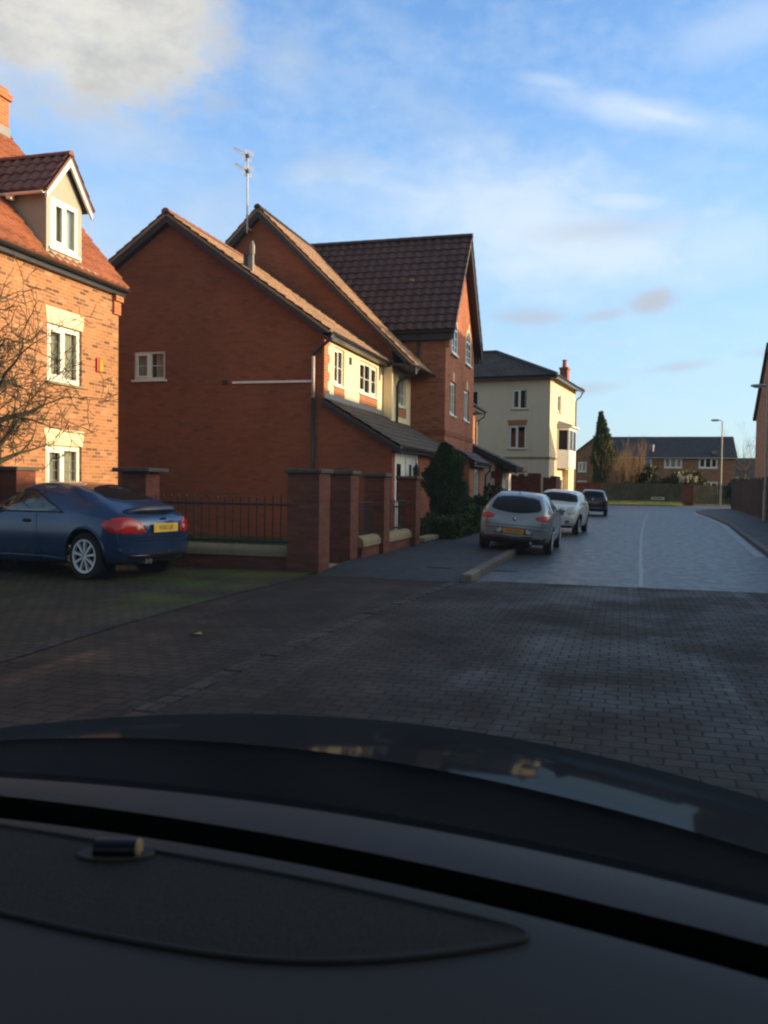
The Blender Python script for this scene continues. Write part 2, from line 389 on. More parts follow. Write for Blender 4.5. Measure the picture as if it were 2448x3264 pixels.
def window(parent, o, r, n, a0, a1, z0, z1, lights=2, bars=0, vbars=0, leads=0, depth=0.07, fw=0.07, curtain=0.0, sill=True, lintel=None, sill_mat=None, apron=None, label=None, leaf=0.045, curtain_sides='both', frame_mat=None):
    """casement window set in an opening: frame > pane, sill, lintel, curtain"""
    fm = frame_mat or M_WHITE
    f = MB(); w = a1 - a0
    d0, d1 = -depth - 0.05, -depth + 0.015
    f.obox(o, r, n, a0, a1, d0, d1, z1 - fw, z1); f.obox(o, r, n, a0, a1, d0, d1, z0, z0 + fw)
    f.obox(o, r, n, a0, a0 + fw, d0, d1, z0 + fw, z1 - fw); f.obox(o, r, n, a1 - fw, a1, d0, d1, z0 + fw, z1 - fw)
    step = (w - fw) / lights
    for i in range(1, lights):
        c = a0 + fw / 2 + step * i; f.obox(o, r, n, c - fw * .6, c + fw * .6, d0, d1, z0 + fw, z1 - fw)
    for i in range(lights):
        l0 = a0 + fw / 2 + step * i + fw * .5; l1 = a0 + fw / 2 + step * (i + 1) - fw * .5
        if i % 2 == 0 and leaf:                              # opening casement stands proud of the frame
            e = leaf
            for q in ((l0, l1, z1 - fw - e, z1 - fw), (l0, l1, z0 + fw, z0 + fw + e), (l0, l0 + e, z0 + fw + e, z1 - fw - e), (l1 - e, l1, z0 + fw + e, z1 - fw - e)):
                f.obox(o, r, n, q[0], q[1], d1 - 0.02, d1 + 0.022, q[2], q[3])
        for b in range(bars):
            z = z0 + fw + (z1 - z0 - 2 * fw) * (b + 1) / (bars + 1); f.obox(o, r, n, l0, l1, -depth - 0.012, -depth - 0.002, z - 0.009, z + 0.009)
        for b in range(vbars):
            a = l0 + (l1 - l0) * (b + 1) / (vbars + 1); f.obox(o, r, n, a - 0.008, a + 0.008, -depth - 0.013, -depth - 0.003, z0 + fw, z1 - fw)
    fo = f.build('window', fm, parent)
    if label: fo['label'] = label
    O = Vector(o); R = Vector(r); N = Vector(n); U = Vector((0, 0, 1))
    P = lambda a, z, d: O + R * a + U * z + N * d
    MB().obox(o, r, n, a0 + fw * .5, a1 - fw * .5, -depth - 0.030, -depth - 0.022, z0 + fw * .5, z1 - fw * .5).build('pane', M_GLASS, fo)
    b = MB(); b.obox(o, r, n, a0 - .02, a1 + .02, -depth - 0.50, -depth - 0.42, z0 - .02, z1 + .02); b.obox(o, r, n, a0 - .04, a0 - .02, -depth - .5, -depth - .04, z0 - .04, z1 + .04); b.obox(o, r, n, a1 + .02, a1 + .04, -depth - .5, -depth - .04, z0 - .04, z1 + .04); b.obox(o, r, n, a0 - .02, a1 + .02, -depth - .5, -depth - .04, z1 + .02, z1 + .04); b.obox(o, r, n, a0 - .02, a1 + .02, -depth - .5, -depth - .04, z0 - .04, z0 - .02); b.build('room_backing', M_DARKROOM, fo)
    if curtain > 0:
        c = MB()
        def drape(s0, s1):
            c.grid(lambda u, v: P(s0 + (s1 - s0) * u, z0 + 0.02 + (z1 - z0 - 0.04) * v, -depth - 0.10 - 0.02 * math.sin(u * (s1 - s0) * 60)), 24, 1)
        cw = w * curtain
        if curtain >= 0.95: drape(a0 + .02, a1 - .02)
        else:
            if curtain_sides in ('both', 'left'): drape(a0 + .02, a0 + .02 + cw)
            if curtain_sides in ('both', 'right'): drape(a1 - .02 - cw, a1 - .02)
        c.build('curtain', M_CURTAIN, fo, recalc=False)
    if leads:
        g = MB()
        for i in range(lights):
            l0 = a0 + fw / 2 + step * i + fw * .5; l1 = a0 + fw / 2 + step * (i + 1) - fw * .5
            for b in range(leads): z = z0 + fw + (z1 - z0 - 2 * fw) * (b + 1) / (leads + 1); g.obox(o, r, n, l0, l1, -depth - 0.0215, -depth - 0.018, z - .005, z + .005)
            for b in (1, 2): a = l0 + (l1 - l0) * b / 3; g.obox(o, r, n, a - .005, a + .005, -depth - 0.0214, -depth - 0.0185, z0 + fw, z1 - fw)
        g.build('leading', M_LEAD, fo)
    if sill: MB().obox(o, r, n, a0 - .06, a1 + .06, -depth + 0.016, 0.05, z0 - .055, z0 - .003).build('sill', sill_mat or M_WHITE, fo, bevel=0.008)
    if lintel:
        h, fl, lm = lintel; l = MB()
        pts = [P(a0 - .02, z1 + .004, 0.014), P(a1 + .02, z1 + .004, 0.014), P(a1 + .02 + fl, z1 + h, 0.014), P(a0 - .02 - fl, z1 + h, 0.014)]
        l.prism(pts, -N * 0.05).build('lintel', lm, fo)
    if apron:
        h, am = apron; MB().obox(o, r, n, a0, a1, -0.02, 0.016, z0 - .06 - h, z0 - .06).build('apron_panel', am, fo)
    return fo

def tile_slope(mb, e0, e1, up, course=0.33, pitch=0.30, amp=0.025, lap=0.03, seg=6, clip=None, thick=0.05):
    """courses of roof tiles from eave line e0-e1 up along vector `up`; clip(p) moves points to trim hips and valleys"""
    e0, e1, up = Vector(e0), Vector(e1), Vector(up)
    L = (e1 - e0).length; u = (e1 - e0) / L; H = up.length; w = up / H
    nrm = u.cross(w).normalized()
    if nrm.z < 0: nrm = -nrm
    nc = max(1, round(H / course)); nt = max(1, round(L / pitch)); N = nt * seg
    for c in range(nc):
        h0, h1 = H * c / nc, H * (c + 1) / nc + 0.01
        rows = []
        for (h, off) in ((h0, -thick * .3), (h0, lap), (h1, 0.004)):
            row = []
            for i in range(N + 1):
                t = i / N; wv = amp * (0.5 + 0.5 * math.sin(2 * math.pi * t * nt + 0.6)) if amp else 0.0
                jit = 0.0035 * math.sin(i // seg * 12.9898 + c * 78.233)
                lin0 = e0 + u * (L * t) + w * h
                if clip: lin0 = clip(lin0)
                row.append(lin0 + nrm * (off + (wv if off > 0 else 0) + jit))
            rows.append(row)
        b = len(mb.v)
        for row in rows: mb.v += [tuple(p) for p in row]
        for k_ in range(2):
            for i in range(N):
                a = b + k_ * (N + 1) + i; mb.f.append([a, a + 1, a + N + 2, a + N + 1]); mb.m.append(mb.cur)
    return mb

def slab(mb, e0, e1, up, t=0.05, drop=0.0):
    """solid roof deck under the tiles"""
    e0, e1, up = Vector(e0), Vector(e1), Vector(up)
    nrm = (e1 - e0).cross(up).normalized()
    if nrm.z < 0: nrm = -nrm
    o = -nrm * (drop + t)
    mb.prism([e0 + o, e1 + o, e1 + up + o, e0 + up + o], nrm * t)

def ridge_tiles(mb, p0, p1, r=0.12, pitch=0.45):
    p0, p1 = Vector(p0), Vector(p1); L = (p1 - p0).length; d = (p1 - p0) / L; n = max(1, round(L / pitch))
    sd = d.cross(Vector((0, 0, 1))).normalized()
    for i in range(n):
        a, b = p0 + d * (L * i / n), p0 + d * (L * (i + 1) / n + 0.02)
        prof = [(math.cos(t), math.sin(t)) for t in [math.pi * j / 8 for j in range(9)]]
        q = []
        for (pt, rr) in ((a, r * 1.05), (b, r)):
            q += [pt + sd * (c * rr) + Vector((0, 0, s_ * rr - 0.04)) for c, s_ in prof]
        mb.add(q, [(j, j + 1, 10 + j, 9 + j) for j in range(8)] + [tuple(range(9)), tuple(range(9, 18))[::-1]])

def gutter(mb, p0, p1, r=0.06, n=8):
    p0, p1 = Vector(p0), Vector(p1); d = (p1 - p0).normalized(); sd = d.cross(Vector((0, 0, 1))).normalized()
    q = []
    for p in (p0, p1):
        for rr in (r, r - 0.012):
            q += [p + sd * (math.cos(math.pi * j / n) * rr) + Vector((0, 0, -math.sin(math.pi * j / n) * rr)) for j in range(n + 1)]
    m = n + 1; fs = []
    for j in range(n):
        fs += [(j, j + 1, 2 * m + j + 1, 2 * m + j), (m + j, m + j + 1, 3 * m + j + 1, 3 * m + j), (j, j + 1, m + j + 1, m + j), (2 * m + j, 2 * m + j + 1, 3 * m + j + 1, 3 * m + j)]
    mb.add(q, fs)

# ================================================================== the ground
def stretch(k, o):
    mp = k.n('ShaderNodeMapping'); mp.inputs['Scale'].default_value = (1.6, 0.12, 1); k.l(o, mp.inputs[0]); return mp.outputs[0]
def paving_mat(name, stops, joint, bw, bh, rough_lo, rough_hi, moss=0.0, rot=0.0):
    def fn(k):
        o = ocoord(k)
        mp = k.n('ShaderNodeMapping'); mp.inputs['Rotation'].default_value = (0, 0, D2R(rot)); k.l(o, mp.inputs[0])
        wn = k.noise(o, 5.0, 2, 0.5)
        wv = k.n('ShaderNodeVectorMath', _operation='SCALE'); k.l(wn.outputs['Color'], wv.inputs[0]); wv.inputs['Scale'].default_value = 0.030
        vv = k.n('ShaderNodeVectorMath', _operation='ADD'); k.l(mp.outputs[0], vv.inputs[0]); k.l(wv.outputs[0], vv.inputs[1])
        b = k.n('ShaderNodeTexBrick', Color1=(0, 0, 0, 1), Color2=(1, 1, 1, 1), Mortar=(0, 0, 0, 1), Scale=1.0)
        b.inputs['Mortar Size'].default_value = 0.009; b.inputs['Mortar Smooth'].default_value = 0.5
        b.inputs['Brick Width'].default_value = bw; b.inputs['Row Height'].default_value = bh
        k.l(vv.outputs[0], b.inputs['Vector'])
        col = k.ramp(b.outputs['Color'], stops)
        n1 = k.noise(o, 0.7, 5, 0.62); n2 = k.noise(o, 30, 3, 0.65); n3 = k.noise(o, 0.28, 4, 0.6)
        col = k.mix(k.mapr(n1.outputs[0], 0.35, 0.7, 0, 0.55), col, (0.45, 0.42, 0.38, 1), 'MULTIPLY')
        col = k.mix(k.mapr(n2.outputs[0], 0.4, 0.7, 0, 0.4), col, (0.5, 0.5, 0.5, 1), 'MULTIPLY')
        col = k.mix(b.outputs['Fac'], col, (*joint, 1))
        if moss: col = k.mix(k.mapr(n3.outputs[0], 0.5, 0.62, 0, moss), col, (0.06, 0.075, 0.012, 1))
        rg = k.mapr(n1.outputs[0], 0.3, 0.7, rough_lo, rough_hi)
        rg = k.math('ADD', rg, k.math('MULTIPLY', b.outputs['Fac'], 0.25))
        h = k.math('SUBTRACT', k.math('ADD', k.math('MULTIPLY', n2.outputs[0], 0.25), k.math('MULTIPLY', b.outputs['Color'], 0.25)), k.math('MULTIPLY', b.outputs['Fac'], 1.6))
        tr = k.noise(stretch(k, o), 0.9, 4, 0.6)                  # worn, wetter wheel tracks along the street
        rg = k.math('SUBTRACT', rg, k.mapr(tr.outputs[0], 0.5, 0.72, 0, 0.22))
        return prin(k, col, rg, 0.16, 0, bumpn(k, h, 0.30, 0.010))
    return mat(name, fn)
M_SETTS = paving_mat('block_paving', [(0, (0.025, 0.017, 0.011)), (0.5, (0.036, 0.024, 0.016)), (1, (0.050, 0.033, 0.022))], (0.0215, 0.0155, 0.011), 0.165, 0.125, 0.52, 0.82)
M_DRIVE = paving_mat('driveway_paving', [(0, (0.026, 0.023, 0.015)), (0.5, (0.040, 0.034, 0.022)), (1, (0.054, 0.045, 0.029))], (0.014, 0.014, 0.010), 0.16, 0.12, 0.6, 0.8, 0.75)
M_EDGING = paving_mat('edging_setts', [(0, (0.02, 0.02, 0.02)), (1, (0.045, 0.042, 0.04))], (0.008, 0.009, 0.007), 0.16, 0.12, 0.55, 0.75, 0.5)
M_FLUSH = paving_mat('flush_kerb_setts', [(0, (0.032, 0.024, 0.018)), (1, (0.055, 0.042, 0.032))], (0.015, 0.013, 0.011), 0.14, 0.22, 0.45, 0.65)
def asphalt(name, col, lo, hi, patch=0.5):
    def fn(k):
        o = ocoord(k); n1 = k.noise(o, 0.5, 6, 0.65); n2 = k.noise(o, 60, 3, 0.7)
        mp = k.n('ShaderNodeMapping'); mp.inputs['Scale'].default_value = (1.0, 0.6, 1); k.l(o, mp.inputs[0])
        n3 = k.noise(mp.outputs[0], 4.5, 7, 0.78)
        c = k.mix(k.mapr(n1.outputs[0], 0.35, 0.7, 0, patch), (*col, 1), (col[0] * .5, col[1] * .5, col[2] * .52, 1))
        c = k.mix(k.mapr(n2.outputs[0], 0.55, 0.75, 0, 0.6), c, (col[0] * 2.2, col[1] * 2.2, col[2] * 2.2, 1))
        r = k.mapr(n3.outputs[0], 0.32, 0.68, lo, hi)
        return prin(k, c, r, 0.34, 0, bumpn(k, n2.outputs[0], 0.35, 0.003))
    return mat(name, fn)
M_ROAD = asphalt('wet_asphalt', (0.042, 0.042, 0.043), 0.38, 0.54, 0.45)
M_PAVE = asphalt('pavement_asphalt', (0.026, 0.026, 0.027), 0.6, 0.8)
M_KERB = plain('kerb_stone', (0.155, 0.125, 0.092), 0.75, var=0.35, scale=3)
M_KERB_DULL = plain('weathered_kerb', (0.082, 0.070, 0.058), 0.75, var=0.35, scale=3)
M_CHANNEL = plain('concrete_channel', (0.17, 0.17, 0.175), 0.5, var=0.6, scale=1.2)
M_GROUND = plain('earth', (0.05, 0.055, 0.03), 0.95, var=0.4, scale=0.4)
M_LAWN = plain('lawn', (0.045, 0.065, 0.018), 0.95, var=0.5, scale=2.0)
M_VERGE = plain('verge_grass', (0.17, 0.20, 0.035), 0.95, var=0.4, scale=1.2)

def sheet(name, pts, z, m, sub=None):
    mb = MB(); mb.poly([(x, y, z) for x, y in pts]); return structure(mb.build(name, m))
sheet('ground', [(-700, -500), (700, -500), (700, 900), (-700, 900)], -0.03, M_GROUND)
sheet('block_paving', [(-4.78, -16), (9, -16), (9, 13.2), (-2.2, 13.2), (-2.2, 12.85), (-4.72, 12.85), (-4.95, 10.2), (-4.9, 7.6), (-4.78, 5.9)], 0.0, M_SETTS)
M_SETTS_DK = paving_mat('dark_block_paving', [(0, (0.016, 0.011, 0.008)), (0.5, (0.022, 0.015, 0.011)), (1, (0.030, 0.020, 0.014))], (0.012, 0.009, 0.007), 0.20, 0.145, 0.55, 0.8)
sheet('dark_paving', [(-4.72, 5.85), (-4.2, 5.74), (-3.4, 5.66), (-2.98, 5.60), (-2.98, -15.9), (-4.72, -15.9)], 0.004, M_SETTS_DK)  # area of darker brown setts beside the driveway
sheet('driveway', [(-4.90, 5.9), (-5.02, 7.6), (-5.07, 10.2), (-4.85, 13.35), (-16, 13.35), (-16, -16), (-4.90, -16)], 0.002, M_DRIVE)
mb = MB(); edge = [(-4.84, -16), (-4.84, 5.9), (-4.96, 7.6), (-5.01, 10.2), (-4.80, 12.85)]
for i in range(len(edge) - 1):
    (x0, y0), (x1, y1) = edge[i], edge[i + 1]
    mb.poly([(x0 - .11, y0, 0.008), (x0 + .11, y0, 0.008), (x1 + .11, y1, 0.008), (x1 - .11, y1, 0.008)])
structure(mb.build('driveway_edging', M_EDGING))
mb = MB(); edge = [(-2.9, -16), (-2.9, 4.6), (-2.87, 6.5), (-2.73, 9.3), (-2.42, 12.75)]
rng = random.Random(3)
for i in range(1, len(edge) - 1):
    (x0, y0), (x1, y1) = edge[i], edge[i + 1]; n = int((y1 - y0) / 0.21)
    for j in range(n):
        t0, t1 = j / n, (j + 0.92) / n; a = x0 + (x1 - x0) * t0; b = x0 + (x1 - x0) * t1; h = 0.004 + rng.random() * 0.010
        mb.box(a - .075, a + .075, y0 + (y1 - y0) * t0, y0 + (y1 - y0) * t1, -0.02, h)
structure(mb.build('flush_kerb', M_FLUSH, bevel=0.008))
# road
RIGHT = [(3.0, 13.2), (3.02, 20.2), (3.56, 29.3), (4.1, 38), (4.27, 47), (4.3, 57), (5.2, 62), (8.5, 65.5), (60, 69)]
FAR = [(60, 77), (-60, 75.5)]
LEFT = [(-60, 69), (-9, 67.5), (-4.5, 65), (-2.6, 60.5), (-2.2, 52), (-2.2, 13.2)]
sheet('road', RIGHT + FAR + LEFT, 0.0, M_ROAD)
def strip(mb, line, w0, w1, z0, z1=None):
    """band beside a polyline: offsets w0..w1 to its right, top at z0 (and thickness down to z1)"""
    P = [Vector((x, y, 0)) for x, y in line]; L = []
    for i, p in enumerate(P):
        d = (P[min(i + 1, len(P) - 1)] - P[max(i - 1, 0)]).normalized(); s = Vector((d.y, -d.x, 0)); L.append((p + s * w0, p + s * w1))
    for i in range(len(L) - 1):
        a, b, c, d = L[i][0], L[i][1], L[i + 1][1], L[i + 1][0]; t = Vector((0, 0, z0))
        if z1 is None: mb.poly([a + t, b + t, c + t, d + t])
        else: mb.prism([a + t, b + t, c + t, d + t], (0, 0, z1 - z0))
mb = MB(); strip(mb, RIGHT[:-1], 0.0, 0.14, 0.11, -0.03); structure(mb.build('kerb', M_KERB_DULL))
mb = MB(); strip(mb, RIGHT[:-1], 0.14, 9.0, 0.10); structure(mb.build('pavement', M_PAVE))
mb = MB(); strip(mb, [(3.02, 20.2), (3.56, 29.3), (4.1, 38), (4.27, 47), (4.3, 57)], -0.26, -0.01, 0.005); structure(mb.build('drainage_channel', M_CHANNEL))
mb = MB()                                                  # near kerb: separate stones, the first a pale one
for j in range(50):
    y0 = 12.95 + j * 0.915
    mb.cur = 1 if j == 0 else 0
    mb.box(-2.36, -2.2, y0, y0 + 0.905, -0.03, 0.115)
structure(mb.build('kerb', [M_KERB_DULL, M_KERB], bevel=0.015))
mb = MB()
mb.grid(lambda u, v: (-4.72 + (2.36) * u, 12.85 + v * 45.8, 0.004 + 0.10 * min(1, max(0, (v * 45.8) / 1.6))), 1, 60)
structure(mb.build('pavement', M_PAVE))
sheet('path', [(-60, 75.5), (60, 77), (60, 78.6), (-60, 77.1)], 0.05, M_PAVE)
sheet('grass_verge', [(-30, 77.8), (5.0, 78.4), (5.0, 88), (-30, 88)], 0.08, M_VERGE)
sheet('lawn', [(-16, 13.9), (-4.85, 13.9), (-4.75, 20.5), (-16, 20.5)], 0.03, M_LAWN)
sheet('garden_bed', [(-9, 20.5), (-4.72, 20.5), (-4.72, 48), (-9, 48)], 0.025, M_GROUND)
mb = MB()                                                  # seam in the tarmac
for j in range(60):
    f = lambda y: 0.27 + 0.012 * (y - 13) + 0.0004 * (y - 13) ** 2 + 0.006 * math.sin(y * 1.7)
    a, b = 13.25 + j * 0.65, 13.25 + (j + 1) * 0.65
    mb.poly([(f(a) - .03, a, 0.004), (f(a) + .03, a, 0.004), (f(b) + .03, b, 0.004), (f(b) - .03, b, 0.004)])
structure(mb.build('road_seam', plain('pale_tar_seam', (0.080, 0.084, 0.088), 0.42, var=0.4, scale=3)))
mb = MB(); mb.box(-2.16, -1.74, 14.75, 15.2, -0.02, 0.006)
gy = tag(mb.build('drain_cover', M_IRON), 'black iron drain cover in the road beside the near kerb', 'drain cover')
mb = MB()
for j in range(6): mb.box(-2.12 + j * .065, -2.085 + j * .065, 14.80, 15.15, 0.006, 0.014)
mb.build('grating', M_IRON, gy)
mb = MB(); mb.box(-3.15, -2.75, 14.1, 14.45, 0.06, 0.094)
tag(mb.build('access_cover', M_IRON), 'small dark access cover set in the tarmac pavement near the brick pillars', 'access cover')

# ================================================================== houses on the near side
def verge_board(mb, pts, t, h):
    """dark sloping board under the tile edge: pts top line in a Y plane, t thickness in +Y, h height"""
    for a, b in zip(pts[:-1], pts[1:]):
        a, b = Vector(a), Vector(b)
        mb.prism([a, b, b - Vector((0, 0, h)), a - Vector((0, 0, h))], (0, t, 0))

def house_left():
    X, Y0, Y1, ZE, ZR, XR = -11.2, 11.2, 17.5, 5.85, 10.15, -14.75
    t = thing('brick_house', 'orange brick house with a grey dormer and red clay roof at the left edge', 'house', (X, Y1, 0))
    o, r, n = (X, Y0, 0), (0, 1, 0), (1, 0, 0)
    H = [(3.78, 4.92, 3.46, 4.62), (3.74, 4.93, 0.95, 2.17), (0.6, 2.46, 1.55, 2.62), (0.5, 1.6, 3.46, 4.62)]
    w = MB(); wall_panel(w, o, r, n, Y1 - Y0, ZE, H)
    w.poly([(X, Y1, 0), (X - 7.1, Y1, 0), (X - 7.1, Y1, ZE), (XR, Y1, ZR - .1), (X, Y1, ZE)])
    w.poly([(X, Y0, 0), (X - 7.1, Y0, 0), (X - 7.1, Y0, ZE), (XR, Y0, ZR - .1), (X, Y0, ZE)]); w.poly([(X - 7.1, Y0, 0), (X - 7.1, Y1, 0), (X - 7.1, Y1, ZE), (X - 7.1, Y0, ZE)])
    w.build('wall', M_BRICK_MULTI, t, recalc=False)
    # corbelled kneeler under the verge
    k = MB(); k.box(X - .02, X + .05, Y1 - .24, Y1 + .03, ZE - .62, ZE - .33); k.box(X - .02, X + .10, Y1 - .24, Y1 + .06, ZE - .33, ZE - .02); k.build('corbel', M_BRICK_QUOIN, t)
    for i, (a0, a1, b0, b1) in enumerate(H):
        window(t, o, r, n, a0, a1, b0, b1, 2, leads=(3, 4, 5, 3)[i], fw=.10, leaf=.05, curtain=(0.46, 0.40, 0.0, 0.3)[i], lintel=(0.33, 0.05, M_LINTEL) if i != 2 else None, sill_mat=M_STONE)
    e = Vector((X + .17, 0, ZE - .02)); up = Vector((XR, 0, ZR)) - e
    rf = MB(); tile_slope(rf, (e.x, Y0 - .1, e.z), (e.x, Y1 + .12, e.z), up, 0.30, 0.24, 0.045, 0.035)
    dk = MB(); slab(dk, (e.x, Y0 - .1, e.z), (e.x, Y1 + .10, e.z), up, 0.06, 0.012)
    slab(dk, (XR - (X + .17 - XR), Y0 - .1, ZE - .02), (XR - (X + .17 - XR), Y1 + .1, ZE - .02), Vector((X + .17 - XR, 0, ZR - ZE)), 0.06)
    ro = rf.build('roof', M_TILE_ORANGE, t, recalc=False); dk.build('roof_deck', M_TILE_ORANGE, ro)
    rd = MB(); ridge_tiles(rd, (XR, Y0 - .1, ZR + .02), (XR, Y1 + .1, ZR + .02)); rd.build('ridge_tiles', M_RIDGE_RED, ro)
    g = MB(); gutter(g, (X + .19, Y0 - .1, ZE - .05), (X + .19, Y1 + .1, ZE - .05), 0.065); g.box(X + .01, X + .13, Y0, Y1 + .08, ZE - .20, ZE - .04); g.build('gutter', M_BLACK, t, recalc=False)
    c = MB(); c.box(-15.2, -14.08, 16.75, 17.42, 8.9, 10.30); c.box(-15.25, -14.02, 16.70, 17.47, 10.30, 10.45); c.box(-15.2, -14.08, 16.75, 17.42, 10.45, 10.56)
    ch = c.build('chimney', M_BRICK_QUOIN, t); b = MB(); b.box(-15.22, -14.06, 16.73, 17.44, 9.45, 9.66); b.build('flashing', M_LEAD, ch)
    p = MB()
    for xx in (-14.45, -14.95): p.lathe([(0.15, 10.56), (0.13, 10.65), (0.115, 10.95), (0.14, 10.98), (0.13, 11.05)], (xx, 17.08, 0), n=14)
    p.build('chimney_pot', M_TERRACOTTA, ch, smooth=False)
    # dormer
    fx, y0, y1, z0, z1, za = X + .06, 14.86, 16.02, 5.93, 7.20, 8.0
    yc = (y0 + y1) / 2
    d = MB(); wall_panel(d, (fx, y0, 0), r, n, y1 - y0, z1, [(0.13, 1.03, 6.12, 7.12)], z0=z0, depth=0.06)
    d.poly([(fx, y0, z1), (fx, y1, z1), (fx, yc, za - .06)])
    for yy in (y0, y1): d.poly([(fx, yy, z0), (fx, yy, z1), (fx - 1.2, yy, z1), (fx - 0.15, yy, z0)])
    do = d.build('dormer', M_DORMER, t, recalc=False)
    window(do, (fx, y0, 0), r, n, 0.13, 1.03, 6.12, 7.12, 2, bars=0, depth=0.02, curtain=1.0, sill_mat=M_WHITE, fw=.10, leaf=.05)
    rr = MB()
    for sg, ye in ((-1, y0 - .20), (1, y1 + .20)):
        a, b = (fx + .16, ye, z1 - .06), (fx - 1.75, ye, z1 - .06)
        if sg > 0: a, b = b, a
        tile_slope(rr, a, b, (0, yc - ye, za + .12 - z1 + .02), 0.30, 0.24, 0.045, 0.03)
        slab(rr, a, b, (0, yc - ye, za + .12 - z1 + .02), 0.05)
    rr.build('dormer_roof', M_TILE_DORMER, do, recalc=False)
    rdg = MB(); ridge_tiles(rdg, (fx + .17, yc, za + .10), (fx - 1.8, yc, za + .10), 0.09); rdg.build('dormer_ridge', M_RIDGE_RED, do)
    bb = MB()
    for ye in (y0 - .17, y1 + .17):
        a, b = Vector((fx + .10, ye, z1 - .05)), Vector((fx + .10, yc, za + .045))
        bb.prism([a, b, b - Vector((0, 0, .2)), a - Vector((0, 0, .16))], (.05, 0, 0))
    bb.build('barge_board', M_WHITE, do)
    ap = MB(); ap.prism([(fx + .01, y0 - .05, z0 + .03), (fx + .01, y1 + .3, z0 + .03), (fx + .12, y1 + .5, z0 - .04), (fx + .12, y0 - .05, z0 - .04)], (0, 0, .02)); ap.build('apron_flashing', M_DORMER, do)
    gg = MB(); gutter(gg, (fx + .1, y0 - .22, z1 - .1), (fx - 1.2, y0 - .22, z1 - .1), 0.045); gg.box(fx - .75, fx - .67, y0 - .24, y0 - .1, z1 - .2, z1 - .1); gg.build('dormer_gutter', M_WHITE, do, recalc=False)
    ab = MB(); ab.box(X + .005, X + .055, 16.62, 16.80, 3.84, 4.14); al = ab.build('alarm_box', M_RED_BOX, t, bevel=0.01)
    ab = MB(); ab.box(X + .056, X + .07, 16.68, 16.795, 3.86, 4.12); ab.build('alarm_cover', M_AMBER_BOX, al)
    return t
M_TILE_DORMER = tilemat('dormer_clay_tile', (0.12, 0.055, 0.042), (0.17, 0.075, 0.055), 0.0, 0.24)
house_left()

def gable_roof(t, y0, y1, xr, zr, xe, ze, xb, zb, tile, course, pitch, amp, ridge_mat, name='roof', far=None, clip=None):
    rf = MB()
    tile_slope(rf, (xe, y0, ze), (xe, far or y1, ze), (xr - xe, 0, zr - ze), course, pitch, amp, 0.03, clip=clip)
    tile_slope(rf, (xb, y1, zb), (xb, y0, zb), (xr - xb, 0, zr - zb), course, pitch, amp, 0.03)
    ro = rf.build(name, tile, t, recalc=False)
    dk = MB(); slab(dk, (xe, y0 + .02, ze), (xe, y1, ze), (xr - xe, 0, zr - ze), 0.06, 0.01); slab(dk, (xb, y0 + .02, zb), (xb, y1, zb), (xr - xb, 0, zr - zb), 0.06, 0.01)
    dk.build('roof_deck', tile, ro)
    rd = MB(); ridge_tiles(rd, (xr, y0 - .02, zr + .02), (xr, far or y1, zr + .02), 0.11); rd.build('ridge_tiles', ridge_mat, ro)
    return ro

def quoins(mb, x, y, z0, z1, sx=1, wide=0.34, narrow=0.22, t=0.016, step=0.225):
    """alternating brick blocks up the edge of a facade in plane X=x, running towards +Y from y"""
    z = z0; i = 0
    while z < z1 - .02:
        w = wide if i % 2 == 0 else narrow
        mb.box(x - .02, x + t, y - .001, y + w, z, min(z1, z + step)); z += step; i += 1

